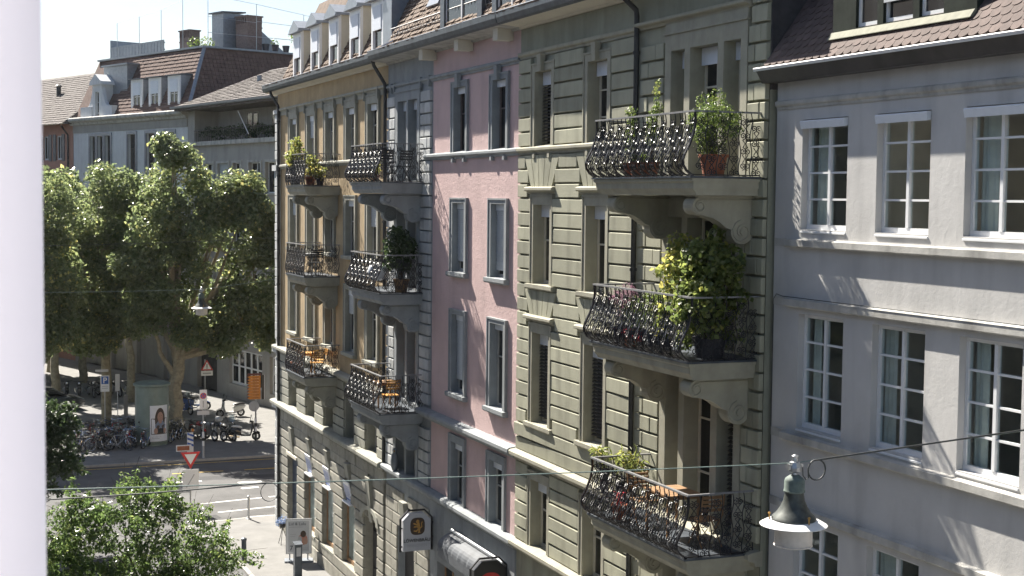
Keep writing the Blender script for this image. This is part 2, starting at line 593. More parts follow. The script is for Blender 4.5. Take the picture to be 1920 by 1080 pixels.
# ------------------------------------------------------------------ shared small meshes
CACHE = {}
def box_mesh(name, dx, dy, dz, material, ch=0.0):
    """box centred on its own origin; optional chamfer on the -x face"""
    k = (name, round(dx, 3), round(dy, 3), round(dz, 3), material, ch)
    if k in CACHE: return CACHE[k]
    m = MB()
    if ch <= 0:
        m.box(-dx / 2, dx / 2, -dy / 2, dy / 2, -dz / 2, dz / 2)
    else:
        a, b = dy / 2, dz / 2
        x0, x1, x2 = -dx / 2, -dx / 2 + ch, dx / 2
        vs = [(x2, -a, -b), (x2, a, -b), (x2, a, b), (x2, -a, b),
              (x1, -a, -b), (x1, a, -b), (x1, a, b), (x1, -a, b),
              (x0, -a + ch, -b + ch), (x0, a - ch, -b + ch), (x0, a - ch, b - ch), (x0, -a + ch, b - ch)]
        fs = [(8, 9, 10, 11)]
        for i in range(4):
            j = (i + 1) % 4
            fs += [(i, j, 4 + j, 4 + i), (4 + i, 4 + j, 8 + j, 8 + i)]
        m.add(vs, fs)
    CACHE[k] = m.mesh(name, material)
    return CACHE[k]

def wall(parent, X, y0, y1, z0, z1, holes, depth, material, name='wall', reveal=None):
    """front sheet of a facade with openings and their reveals"""
    ys = sorted(set([y0, y1] + [q for h in holes for q in h[:2]]))
    zs = sorted(set([z0, z1] + [q for h in holes for q in h[2:4]]))
    ys = [q for q in ys if y0 <= q <= y1]; zs = [q for q in zs if z0 <= q <= z1]
    m = MB()
    for i in range(len(ys) - 1):
        run = None
        for j in range(len(zs)):
            solid = False
            if j < len(zs) - 1:
                yc, zc = (ys[i] + ys[i + 1]) / 2, (zs[j] + zs[j + 1]) / 2
                solid = not any(h[0] < yc < h[1] and h[2] < zc < h[3] for h in holes)
            if solid and run is None: run = zs[j]
            if not solid and run is not None:
                m.quad((X, ys[i], run), (X, ys[i], zs[j]), (X, ys[i + 1], zs[j]), (X, ys[i + 1], run)); run = None
    w = m.build(name, material, parent)
    for a, b, c, d in holes:
        X2 = X + depth
        m = MB()
        m.quad((X, a, c), (X2, a, c), (X2, a, d), (X, a, d))
        m.quad((X, b, c), (X, b, d), (X2, b, d), (X2, b, c))
        m.quad((X, a, c), (X, b, c), (X2, b, c), (X2, a, c))
        m.quad((X, a, d), (X2, a, d), (X2, b, d), (X, b, d))
        m.build('window_reveal', reveal or material, parent)
    return w

def window(parent, X, y0, y1, z0, z1, inset=0.2, cols=2, rows=2, fr=0.055, bar=0.035, frame='white_paint', glass='dark_glass',
           blind=0.0, blind_mat='white_blind', shutter=0.0, slats=False, curtain=None, transom=None, sill=False, blind_out=0.0, bar_at=None):
    """glazed window set into an opening: frame mesh with panes, blind, shutter as its own pieces"""
    x = X + inset
    m = MB()
    g = 0.004
    a, b, c, d = y0 + g, y1 - g, z0 + g, z1 - g
    m.box(x, x + 0.07, a, a + fr, c, d)
    m.box(x, x + 0.07, b - fr, b, c, d)
    m.box(x, x + 0.07, a + fr, b - fr, c, c + fr * 1.3)
    m.box(x, x + 0.07, a + fr, b - fr, d - fr, d)
    iy0, iy1, iz0, iz1 = a + fr, b - fr, c + fr * 1.3, d - fr
    yb = [iy0 + (iy1 - iy0) * i / cols for i in range(cols + 1)]
    if bar_at:
        zb = [iz0] + [iz0 + (iz1 - iz0) * q for q in bar_at] + [iz1]
    else:
        zb = [iz0 + (iz1 - iz0) * i / rows for i in range(rows + 1)]
    mid = bar if cols < 2 else bar * 1.9
    for q in yb[1:-1]:
        m.box(x - 0.012, x + 0.058, q - mid / 2, q + mid / 2, iz0, iz1)
    for q in zb[1:-1]:
        for i in range(cols):
            lo = yb[i] + (mid / 2 if i else 0); hi = yb[i + 1] - (mid / 2 if i < cols - 1 else 0)
            m.box(x + 0.004, x + 0.052, lo, hi, q - bar / 2, q + bar / 2)
    if sill:
        m.prism_y([(x - 0.002, c - 0.002), (x - 0.13, c - 0.035), (x - 0.13, c - 0.06), (x - 0.002, c - 0.06)], a, b)
    w = m.build('window', frame, parent)
    for i in range(cols):
        for j in range(len(zb) - 1):
            lo = yb[i] + (mid / 2 if i else 0); hi = yb[i + 1] - (mid / 2 if i < cols - 1 else 0)
            zl = zb[j] + (bar / 2 if j else 0); zh = zb[j + 1] - (bar / 2 if j < len(zb) - 2 else 0)
            tilt = rnd.uniform(-0.02, 0.02)
            inst('pane', box_mesh('pane', 0.006, hi - lo, zh - zl, glass), w, (x + 0.034, (lo + hi) / 2, (zl + zh) / 2), rot=(0, 0, tilt))
    if blind > 0:
        q = MB()
        if blind_out > 0:
            q.prism_y([(x - 0.03, z1 - 0.01), (X - blind_out, z1 - 0.02), (X - blind_out - 0.015, z1 - 0.04), (X - blind_out + 0.01, z1 - blind), (x - 0.03, z1 - blind + 0.03)], y0 + 0.02, y1 - 0.02)
        else:
            q.box(x - 0.075, x - 0.03, y0 + 0.015, y1 - 0.015, z1 - blind, z1 - 0.01)
        q.build('blind', blind_mat, w)
    if shutter > 0:
        q = MB()
        zz = z1 - blind - 0.01
        zl = zz - shutter
        k = int(shutter / 0.055)
        for i in range(k):
            z = zz - (i + 0.5) * shutter / k
            q.box(x - 0.06 + 0.006 * (i % 2), x - 0.035, y0 + 0.02, y1 - 0.02, z - shutter / k / 2 + 0.004, z + shutter / k / 2)
        q.build('roller_shutter', 'grey_shutter', w)
    if slats:
        q = MB()
        zz = z1 - blind - 0.03
        k = int((zz - z0 - 0.06) / 0.075)
        for i in range(k):
            z = zz - i * 0.075
            q.add([(x - 0.095, y0 + 0.02, z - 0.045), (x - 0.095, y1 - 0.02, z - 0.045), (x - 0.03, y1 - 0.02, z), (x - 0.03, y0 + 0.02, z)], [(0, 1, 2, 3)])
        q.build('venetian_blind', 'dark_slat', w)
    if curtain:
        q = MB()
        for (ya, yb_, cm) in curtain:
            k = max(6, int(abs(yb_ - ya) / 0.03))
            for i in range(k):
                u0 = ya + (yb_ - ya) * i / k; u1 = ya + (yb_ - ya) * (i + 1) / k
                ph = ya * 7.3
                fold = lambda t: x + 0.17 + 0.028 * math.sin(t * 2.3 + ph) + 0.018 * math.sin(t * 0.9 + 2 * ph)
                xx0 = fold(i); xx1 = fold(i + 1)
                q.quad((xx0, u0, z0 + 0.03), (xx1, u1, z0 + 0.03), (xx1, u1, z1 - 0.03), (xx0, u0, z1 - 0.03))
        q.build('curtain', curtain[0][2], w)
    return w

def surround(parent, X, y0, y1, z0, z1, strip, proj, material, head=None, keystone=None, name='window_surround'):
    """raised stone frame left, right and over an opening"""
    m = MB()
    g = 0.003
    head = strip if head is None else head
    m.box(X - proj, X + 0.06, y0 - strip, y0 + g, z0, z1 + head)
    m.box(X - proj, X + 0.06, y1 - g, y1 + strip, z0, z1 + head)
    m.box(X - proj + 0.002, X + 0.06, y0 + g, y1 - g, z1 - g, z1 + head)
    if strip > 0.1:      # fine fillet on the outer edge
        m.box(X - proj - 0.02, X + 0.02, y0 - strip - 0.012, y0 - strip + 0.03, z0, z1 + head + 0.012)
        m.box(X - proj - 0.02, X + 0.02, y1 + strip - 0.03, y1 + strip + 0.012, z0, z1 + head + 0.012)
        m.box(X - proj - 0.018, X + 0.02, y0 - strip + 0.03, y1 + strip - 0.03, z1 + head - 0.03, z1 + head + 0.012)
    if keystone:
        w, h = keystone
        yc = (y0 + y1) / 2
        m.prism([(X - proj - 0.09, yc - w / 2 * 0.8, z1 - 0.02), (X - proj - 0.09, yc + w / 2 * 0.8, z1 - 0.02),
                 (X - proj - 0.11, yc + w / 2, z1 + h), (X - proj - 0.11, yc - w / 2, z1 + h)], (0.13, 0, 0))
    return m.build(name, material, parent)

def sill(parent, X, y0, y1, ztop, h, proj, material):
    m = MB()
    m.prism_y([(X + 0.25, ztop + 0.012), (X - proj, ztop - 0.012), (X - proj, ztop - h * 0.72), (X - proj + 0.03, ztop - h), (X + 0.02, ztop - h)], y0, y1)
    return m.build('window_sill', material, parent)

def course(parent, X, y0, y1, z0, z1, proj, material, name='string_course', dentil=None):
    h = z1 - z0
    m = MB()
    m.prism_y([(X + 0.05, z0), (X - proj * 0.35, z0), (X - proj * 0.45, z0 + h * 0.3), (X - proj * 0.9, z0 + h * 0.45), (X - proj, z0 + h * 0.55),
               (X - proj, z0 + h * 0.85), (X - proj * 0.8, z1 - 0.004), (X + 0.05, z1 + 0.03)], y0, y1)
    if dentil:
        for yc in dentil:
            m.box(X - proj * 0.8, X + 0.02, yc - 0.055, yc + 0.055, z0 - 0.09, z0 + 0.02)
    return m.build(name, material, parent)

def blocks(parent, X, y0, y1, zs, excl, proj, material, gap=0.034, joints=None, ch=0.012):
    """courses of separate stone blocks over a backing wall, leaving out openings"""
    for k in range(len(zs) - 1):
        za, zb = zs[k] + gap / 2, zs[k + 1] - gap / 2
        zm = (za + zb) / 2
        free = [(y0, y1)]
        for e in excl:
            if e[0] == 'fan':
                _, yc, f0, f1, h0, h1 = e
                if not (f0 - 0.05 < zm < f1 + 0.02): continue
                hw = h0 + (h1 - h0) * (zm - f0) / (f1 - f0)
                ea, eb = yc - hw - 0.03, yc + hw + 0.03
            else:
                ea, eb, ec, ed = e
                if min(zb, ed) - max(za, ec) < 0.03: continue
            nf = []
            for a, b in free:
                if eb <= a or ea >= b: nf.append((a, b)); continue
                if ea - a > 0.1: nf.append((a, ea))
                if b - eb > 0.1: nf.append((eb, b))
            free = nf
        for a, b in free:
            cuts = [a]
            if joints:
                off = joints * (0.5 if k % 2 else 1.0)
                q = a + off
                while q < b - 0.12:
                    cuts.append(q); q += joints
            cuts.append(b)
            for i in range(len(cuts) - 1):
                ya = cuts[i] + (gap * 0.3 if i else 0); yb = cuts[i + 1] - (gap * 0.3 if i < len(cuts) - 2 else 0)
                inst('stone_block', box_mesh('stone_block', proj + 0.03, round(yb - ya, 2), round(zb - za, 2), material, ch), parent,
                     (X - proj / 2 + 0.015 + rnd.uniform(-0.008, 0.008), (ya + yb) / 2, zm), rot=(rnd.uniform(-0.004, 0.004), 0, rnd.uniform(-0.012, 0.012)))

def fan(parent, X, yc, z0, z1, h0, h1, n, proj, material):
    """flat arch of wedge stones"""
    for i in range(n):
        g = 0.012
        a0 = yc - h0 + 2 * h0 * i / n + g; b0 = yc - h0 + 2 * h0 * (i + 1) / n - g
        a1 = yc - h1 + 2 * h1 * i / n + g; b1 = yc - h1 + 2 * h1 * (i + 1) / n - g
        MB().prism([(X - proj, a0, z0), (X - proj, b0, z0), (X - proj, b1, z1), (X - proj, a1, z1)], (proj + 0.02, 0, 0)).build('stone_block', material, parent)

def downpipe(parent, X, y, z0, z1, r=0.055, eave=None):
    m = MB()
    pts = [(X, y, z0), (X, y, z1)]
    if eave:
        pts += [(X - 0.02, y, z1 + 0.12), (eave[0] + 0.04, y + eave[2], eave[1] - 0.15), (eave[0], y + eave[2], eave[1])]
    m.tube(pts, r, 8)
    z = z0 + 1.0
    while z < z1:
        m.tube([(X, y, z - 0.03), (X, y, z + 0.03)], r * 1.35, 8); z += 2.1
    return m.build('downpipe', 'dark_pipe', parent, smooth=True)

def tile_sheet(m, o, u, v, urange, vlen, tw, tl, lift, jitter=0.2, rng=rnd):
    """rows of overlapping tiles as real little slabs"""
    o, u, v = Vector(o), Vector(u).normalized(), Vector(v).normalized()
    n = u.cross(v)
    if n.z < 0: n = -n
    rows = int(vlen / tl)
    for r in range(rows):
        ua, ub = urange(r * tl / vlen)
        x = ua - (tw / 2 if r % 2 else 0)
        while x < ub:
            a = max(x, ua) + 0.01; b = min(x + tw, ub) - 0.01
            x += tw
            if b - a < 0.05: continue
            l = lift * (1 + jitter * rng.uniform(-1, 1)); dz = tl * 0.12 * rng.uniform(-1, 1) * jitter
            p = lambda uu, vv, h: o + u * uu + v * vv + n * h
            v0, v1 = r * tl + dz - tl * 0.18, (r + 1) * tl
            m.add([p(a, v0, l), p(b, v0, l), p(b, v1, 0.006), p(a, v1, 0.006), p(a, v0, 0.0), p(b, v0, 0.0)], [(0, 1, 2, 3), (4, 5, 1, 0), (4, 0, 3), (5, 2, 1)])
    return m

# ------------------------------------------------------------------ wrought-iron balconies
BEL_H = [0, 0.05, 0.13, 0.22, 0.34, 0.5, 0.68, 0.85, 1.0]
BEL_X = [0.0, 0.09, 0.17, 0.20, 0.16, 0.07, 0.0, -0.03, -0.02]
def bel(h, amt):
    return float(np.interp(h, BEL_H, BEL_X)) * amt

def spiral(cy, ch, r, turns, a0, sgn, n=15):
    out = []
    for i in range(n):
        q = i / (n - 1)
        rr = r * (1 - 0.85 * q)
        a = a0 + sgn * turns * 2 * math.pi * q
        out.append((cy + rr * math.cos(a), ch + rr * math.sin(a)))
    return out

def baluster_mesh(H, W_, amt, phase=0, thick=0.0088):
    """one bay of the grille: a waving bar bent to the bulging profile with paired scrolls, every other bay half a row higher"""
    k = ('bal', H, W_, amt, phase, thick)
    if k in CACHE: return CACHE[k]
    m = MB()
    S = lambda y, h: (-bel(h / H, amt), y, h)
    m.tube([S(-W_ / 2 + 0.022 * math.sin(i * 1.05), H * i / 12) for i in range(13)], thick * 1.15, 4)
    r = W_ * 0.29
    rows = (0.16, 0.40, 0.64, 0.86) if not phase else (0.06, 0.28, 0.52, 0.76)
    for i, hc in enumerate(rows):
        s = 1 if (i + phase) % 2 else -1
        for d in (-1, 1):
            pts = spiral(d * W_ * 0.22, hc * H, r, 1.55, math.pi / 2 * s, d * s, 18)
            m.tube([S(y, min(max(h, 0.01), H)) for y, h in pts], thick, 4)
        if i < 3:
            for d in (-1, 1):
                m.tube([S(d * W_ * 0.22, hc * H + r), S(d * W_ * 0.02, (hc + 0.12) * H), S(d * W_ * 0.26, (hc + 0.24) * H - r)], thick, 4)
    CACHE[k] = m.mesh('baluster', 'iron')
    return CACHE[k]

def balcony(root, X, y0, y1, z, depth, stone, H=1.04, unit=0.165, bulge=1.0, sunit=0.21):
    Xf = X - depth
    m = MB()
    m.prism_y([(X + 0.02, z), (Xf, z), (Xf, z - 0.05), (Xf + 0.04, z - 0.08), (Xf + 0.04, z - 0.17), (Xf + 0.10, z - 0.24), (Xf + 0.12, z - 0.28), (X + 0.02, z - 0.28)], y0 + 0.06, y1 - 0.06)
    m.box(Xf + 0.003, X + 0.02, y0, y0 + 0.06, z - 0.052, z - 0.002)
    m.box(Xf + 0.003, X + 0.02, y1 - 0.06, y1, z - 0.052, z - 0.002)
    m.box(Xf + 0.043, X + 0.02, y0 + 0.03, y0 + 0.06, z - 0.17, z - 0.052)
    m.box(Xf + 0.043, X + 0.02, y1 - 0.06, y1 - 0.03, z - 0.17, z - 0.052)
    B = m.build('balcony', stone, root)
    MB().box(Xf - 0.03, X, y0 - 0.02, y1 + 0.02, z + 0.003, z + 0.035).build('floor_tray', 'zinc', B)
    # consoles
    zt = z - 0.285
    for yc in (y0 + 0.42, y1 - 0.42):
        t = 0.30
        L = depth
        pts = [(X + 0.01, zt), (Xf + 0.16, zt)]
        c1 = (Xf + 0.30, zt - 0.17); r1 = 0.15
        for i in range(9):
            a = math.radians(110 + 170 * i / 8)
            pts.append((c1[0] + r1 * math.cos(a), c1[1] + r1 * math.sin(a)))
        c2 = (X - 0.24, zt - 0.60); r2 = 0.21
        for q in (0.3, 0.55, 0.8):
            px = c1[0] + (c2[0] - r2 - c1[0]) * q + 0.1 * (1 - q); pz = c1[1] - r1 + (c2[1] - 0.02 - c1[1] + r1) * q + 0.05 * math.sin(q * 3.1)
            pts.append((px, pz))
        for i in range(9):
            a = math.radians(170 + 150 * i / 8)
            pts.append((c2[0] + r2 * math.cos(a), c2[1] + r2 * math.sin(a)))
        pts.append((X + 0.01, c2[1] - 0.05))
        mm = MB()
        mm.prism_y(pts, yc - t / 2, yc + t / 2)
        sp = mm
        for side in (-1, 1):
            yy = yc + side * (t / 2 + 0.004)
            for (c, r) in ((c1, r1 * 0.92), (c2, r2 * 0.92)):
                sp.tube([(p[0], yy, p[1]) for p in spiral(c[0], c[1], r, 1.9, math.radians(100), 1, 22)], 0.02, 5)
                sp.prism([(c[0] + 0.05 * math.cos(a), yy - 0.02, c[1] + 0.05 * math.sin(a)) for a in [i * math.pi / 4 for i in range(8)]], (0, 0.04, 0))
            sp.tube([(Xf + 0.24, yy, zt - 0.06), (X - 0.06, yy, zt - 0.06), (X - 0.06, yy, zt - 0.34)], 0.012, 4)
        mm.build('console', stone, B)
    # grille
    zb = z + 0.035
    n = max(3, round((y1 - y0 - 0.08) / unit)); wu = (y1 - y0 - 0.08) / n
    me = [baluster_mesh(H, round(wu, 4), bulge, q) for q in (0, 1)]
    for i in range(n):
        inst('baluster', me[i % 2], B, (Xf + 0.03, y0 + 0.04 + (i + 0.5) * wu, zb))
    ns = max(3, round((depth - 0.1) / sunit)); ws = (depth - 0.1) / ns
    ms = [baluster_mesh(H, round(ws, 4), 0.0, q, 0.009) for q in (0, 1)]
    for yy in (y0 + 0.03, y1 - 0.03):
        for i in range(ns):
            inst('baluster', ms[i % 2], B, (Xf + 0.06 + (i + 0.5) * ws, yy, zb), rot=(0, 0, math.pi / 2))
    xt = Xf + 0.03 + 0.02 * bulge
    m = MB()
    m.box(xt - 0.03, xt + 0.025, y0 + 0.0, y1 - 0.0, zb + H, zb + H + 0.03)
    m.box(xt + 0.027, X + 0.03, y0 + 0.004, y0 + 0.05, zb + H, zb + H + 0.028)
    m.box(xt + 0.027, X + 0.03, y1 - 0.05, y1 - 0.004, zb + H, zb + H + 0.028)
    m.build('top_rail', 'rail_grey', B)
    m = MB()
    m.box(Xf + 0.015, Xf + 0.045, y0 + 0.01, y1 - 0.01, zb + 0.01, zb + 0.03)
    for yy in (y0 + 0.03, y1 - 0.03):
        m.box(Xf + 0.05, X, yy - 0.012, yy + 0.012, zb + 0.01, zb + 0.03)
    m.build('bottom_rail', 'iron', B)
    for yy in (y0 + 0.025, y1 - 0.025):
        q = MB()
        q.tube([(Xf + 0.03 - bel(h, bulge), yy, zb + h * H) for h in [i / 12 for i in range(13)]], 0.024, 5)
        q.build('corner_post', 'iron', B)
    return B

def eaves(root, X, y0, y1, z, over, board, gutter='zinc', h=0.25):
    Xe = X - over
    m = MB()
    m.prism_y([(X + 0.08, z), (X - 0.06, z + 0.01), (X - 0.08, z + 0.06), (Xe + 0.14, z + 0.10), (Xe + 0.10, z + 0.16), (Xe + 0.08, z + h), (X + 0.08, z + h)], y0, y1)
    m.build('eaves_board', board, root)
    q = MB()
    q.prism_y([(Xe + 0.14, z + 0.10), (Xe + 0.04, z + 0.13), (Xe, z + 0.24), (Xe - 0.01, z + h + 0.12), (Xe + 0.012, z + h + 0.12), (Xe + 0.03, z + 0.26), (Xe + 0.075, z + 0.2), (Xe + 0.145, z + 0.2)][::-1], y0 + 0.01, y1 - 0.01)
    g = q.build('gutter', gutter, root)
    MB().tube([(Xe + 0.0, y0 + 0.02, z + h + 0.125), (Xe + 0.0, y1 - 0.02, z + h + 0.125)], 0.014, 6).build('gutter_lip', 'zinc_light', g)
    return Xe

# ------------------------------------------------------------------ ground
g = MB(); g.quad((-400, -200, 0), (400, -200, 0), (400, 900, 0), (-400, 900, 0))
ground = tag(g.build('road', 'asphalt'), kind='structure')

def slab(name, pts, z0, z1, material):
    m = MB(); m.prism([(x, y, z0) for x, y in pts], (0, 0, z1 - z0))
    return tag(m.build(name, material), kind='structure')
near_pts = [(10.3, -12), (10.3, 50), (10.1, 53.5), (9.6, 55.6), (9.2, 56.8), (10.4, 57.6), (12.5, 57.9), (40, 58.2), (40, -12)]
pav = slab('pavement', near_pts, -0.1, 0.10, 'pavement')
k = MB()
for i in range(len(near_pts) - 3):
    a, b = Vector((*near_pts[i], 0)), Vector((*near_pts[i + 1], 0))
    d = (b - a).normalized(); nn = Vector((-d.y, d.x, 0))
    n = max(1, int((b - a).length / 1.0))
    for j in range(n):
        p, q = a + (b - a) * (j / n) + d * 0.006, a + (b - a) * ((j + 1) / n) - d * 0.006
        k.prism([p + nn * 0.012, q + nn * 0.012, q - nn * 0.15, p - nn * 0.15], (0, 0, 0.107))
tag(k.build('kerb', 'kerb_stone', pav), kind='stuff')
far_pts = [(-60, 71.6), (60, 71.6), (60, 130), (-60, 130)]
fpav = slab('far_pavement', far_pts, -0.1, 0.10, 'pavement')
k = MB()
for j in range(90):
    k.box(-30 + j, -30 + j + 0.99, 71.44, 71.59, -0.05, 0.107)
tag(k.build('kerb', 'kerb_stone', fpav), kind='stuff')
left_pts = [(-9, -12), (3.4, -12), (3.4, 52), (2.0, 56), (-9, 57)]
lpav = slab('left_pavement', left_pts, -0.1, 0.10, 'pavement')

def marking(pts, material):
    m = MB(); m.poly([(x, y, 0.005) for x, y in pts]); return m.build('road_marking', material, ground)
def stripe(a, b, w, material='line_white'):
    a, b = Vector(a), Vector(b); d = (b - a).normalized(); n = Vector((-d.y, d.x)) * w / 2
    return marking([a + n, a - n, b - n, b + n], material)
stripe((10.84, 61.5), (13.6, 61.9), 0.14); stripe((13.9, 61.95), (24, 63.4), 0.14)
stripe((11.25, 59.6), (13.9, 60.0), 0.14); stripe((14.1, 60.03), (24, 61.5), 0.14)
stripe((12.2, 58.35), (13.4, 58.3), 0.14); stripe((7.0, 60.6), (9.0, 60.95), 0.14)
stripe((13.28, 65.5), (14.35, 65.45), 0.3); stripe((13.15, 64.15), (13.95, 64.25), 0.25); stripe((16, 65.4), (18, 65.3), 0.3)
stripe((10.5, 66.5), (11.8, 66.45), 0.25)
stripe((9.5, 70.9), (22, 70.9), 0.12, 'line_yellow'); stripe((2, 70.95), (9.3, 70.9), 0.12, 'line_yellow')
stripe((10.8, 68.6), (13.2, 68.55), 0.15, 'line_yellow'); stripe((14.2, 68.5), (17, 68.45), 0.15, 'line_yellow')
def patch(pts):
    m = MB(); m.poly([(x, y, 0.0025) for x, y in pts]); return m.build('asphalt_patch', 'asphalt_dark', ground)
patch([(5.2, 62.5), (8.6, 62.9), (8.5, 64.1), (5.1, 63.8)]); patch([(10.9, 66.7), (15.5, 66.2), (15.6, 67.0), (11.0, 67.6)]); patch([(7.8, 47.0), (9.6, 47.2), (9.5, 51.8), (7.7, 51.6)]); patch([(8.8, 57.9), (11.2, 58.5), (11.1, 59.2), (8.7, 58.6)])
for i in range(6):
    stripe((6.6, 10 + i * 6), (6.6, 13 + i * 6), 0.12)
# ------------------------------------------------------------------ row houses on the right
XW = 13.0
F4, F3, F2, F1 = (14.33, 16.02), (11.22, 13.02), (8.03, 10.10), (5.12, 6.70)

# ---- green house with rusticated front and the three big balconies
GH = thing('town_house', 'olive green rusticated stone house with three ornate iron balconies', 'house', (13, 26, 0))
ga, gb = 20.70, 31.42
gax = (30.03, 27.20); gw = 0.47
tri = ((23.49, 24.01), (22.30, 23.29), (21.53, 22.10))
holes = []
for c in gax:
    for a, b in (F4, F3, F2, F1): holes.append((c - gw, c + gw, a, b))
bayz = ((13.60, 15.92), (10.55, 12.85), (7.27, 9.95), (4.4, 6.55))
for a, b in bayz:
    for t in tri: holes.append((t[0], t[1], a, b))
wl = wall(GH, XW, ga, gb, 0, 17.12, holes, 0.34, 'green_stone', reveal='green_trim')
MB().box(XW + 0.36, 24, ga + 0.01, gb - 0.01, 0, 17.2).build('house_body', 'green_plaster', GH)
MB().box(XW, XW + 0.358, ga + 0.004, ga + 0.02, 0, 15.0).build('end_wall', 'green_plaster', GH)
MB().box(XW + 0.002, 24, ga - 0.03, ga + 0.003, 15.0, 17.3).build('slate_cladding', 'slate', GH)
m = MB(); m.box(XW - 0.016, XW + 0.01, ga, gb, 16.52, 17.06); m.build('frieze', 'green_plaster', GH)
for i, c in enumerate(gax):
    window(GH, XW, c - gw, c + gw, *F4, inset=0.22, cols=2, bar_at=(0.3, 0.66), blind=0.30, slats=(i == 0), frame='cream')
    window(GH, XW, c - gw, c + gw, *F3, inset=0.22, cols=2, bar_at=(0.55,), blind=0.28, frame='cream')
    window(GH, XW, c - gw, c + gw, *F2, inset=0.22, cols=2, bar_at=(0.55,), blind=0.28, slats=True, frame='cream')
    window(GH, XW, c - gw, c + gw, *F1, inset=0.22, cols=2, bar_at=(0.55,), blind=0.28, frame='cream')
    surround(GH, XW, c - gw, c + gw, F4[0], F4[1], 0.18, 0.06, 'green_trim', keystone=(0.2, 0.36))
    for k, F in ((0, F3), (1, F2)):
        surround(GH, XW, c - gw, c + gw, F[0], F[1], 0.15, 0.06, 'green_trim', head=0.22)
        course(GH, XW, c - 0.78, c + 0.78, F[1] + 0.24, F[1] + 0.40, 0.17, 'green_trim', 'lintel_cornice')
        sill(GH, XW, c - 0.76, c + 0.76, F[0], 0.13, 0.14, 'green_trim')
    surround(GH, XW, c - gw, c + gw, F1[0], F1[1], 0.15, 0.05, 'green_trim', head=0.2)
for b, (a, d) in enumerate(bayz):
    for i, t in enumerate(tri):
        window(GH, XW, t[0], t[1], a, d, inset=0.24, cols=2 if i == 1 else 1, bar_at=(0.33, 0.72) if b else (0.35, 0.7), blind=(0.32 if b == 0 else 0.0), frame='cream',
               slats=(b == 2 and i == 2), glass='dark_glass')
    m = MB()       # stone frame of the triple window: outer posts, mullions, head with fillets
    pr = 0.07
    e = [24.24, 24.01, 23.49, 23.29, 22.30, 22.10, 21.53, 21.32]
    for k in range(0, 8, 2):
        m.box(XW - pr, XW + 0.05, e[k + 1] - 0.003 if k else e[1] - 0.003, e[k] + (0.003 if k else 0), a, d + 0.1)
    m.box(XW - pr + 0.002, XW + 0.05, 21.32, 24.24, d + 0.1, d + 0.5)
    m.box(XW - pr - 0.03, XW + 0.02, 21.29, 24.27, d + 0.30, d + 0.34)
    for k in (1, 3, 5):
        m.box(XW - pr + 0.003, XW + 0.05, e[k + 1] - 0.01, e[k] + 0.01, d - 0.003, d + 0.1)
    m.build('window_surround', 'green_trim', GH)
course(GH, XW, 25.42, gb, 16.36, 16.52, 0.10, 'green_trim')
course(GH, XW, 21.25, 25.40, 16.42, 16.56, 0.17, 'green_trim')
course(GH, XW, 24.9, gb, 14.16, 14.33, 0.12, 'green_trim', dentil=[c + s * 0.42 for c in gax for s in (-1, 1)])
course(GH, XW, ga, gb, 7.02, 7.26, 0.24, 'green_trim')
course(GH, XW, ga, gb, 4.88, 5.12, 0.22, 'green_trim')
ex = []
for c in gax:
    ex += [(c - 0.665, c + 0.665, F4[0] - 0.2, F4[1] + 0.18), (c - 0.635, c + 0.635, F3[0], F3[1] + 0.25), (c - 0.8, c + 0.8, F3[1] + 0.22, F3[1] + 0.42), (c - 0.77, c + 0.77, F3[0] - 0.14, F3[0]),
           (c - 0.635, c + 0.635, F2[0], F2[1] + 0.25), (c - 0.8, c + 0.8, F2[1] + 0.22, F2[1] + 0.42), (c - 0.77, c + 0.77, F2[0] - 0.14, F2[0]),
           (c - 0.635, c + 0.635, F1[0], F1[1] + 0.22), ('fan', c, F3[1] + 0.40, 14.14, 0.60, 1.0), ('fan', c, F2[1] + 0.40, F3[0] - 0.15, 0.60, 0.90)]
    fan(wl, XW, c, F3[1] + 0.41, 14.14, 0.60, 1.0, 5, 0.07, 'green_stone')
    fan(wl, XW, c, F2[1] + 0.41, F3[0] - 0.15, 0.60, 0.90, 5, 0.07, 'green_stone')
for z0, z1 in ((5.13, 7.01), (7.27, 14.15), (14.34, 16.35)):
    n = round((z1 - z0) / 0.323)
    blocks(wl, XW, 25.44, gb - 0.02, [z0 + (z1 - z0) * i / n for i in range(n + 1)], ex, 0.07, 'green_stone', gap=0.04)
zq = [5.13 + i * 0.323 for i in range(37)]
zq = [z for z in zq if z < 17.05]
for ya, yb in ((24.30, 25.24), (20.72, 21.28)):
    blocks(wl, XW, ya, yb, zq, [(ga, gb, 6.9, 7.27), (21.2, 25.4, 16.35, 16.6)], 0.075, 'green_stone', gap=0.04, joints=0.62 if yb > 24 else 0.36)
downpipe(GH, XW - 0.11, 25.34, 4.5, 16.7, eave=(12.55, 17.2, 0.0))
for z in (13.53, 10.48, 7.20):
    balcony(GH, XW, 20.82, 24.58, z, 1.36, 'green_trim')
Xe = eaves(GH, XW, ga - 0.05, gb, 17.06, 0.66, 'cream')
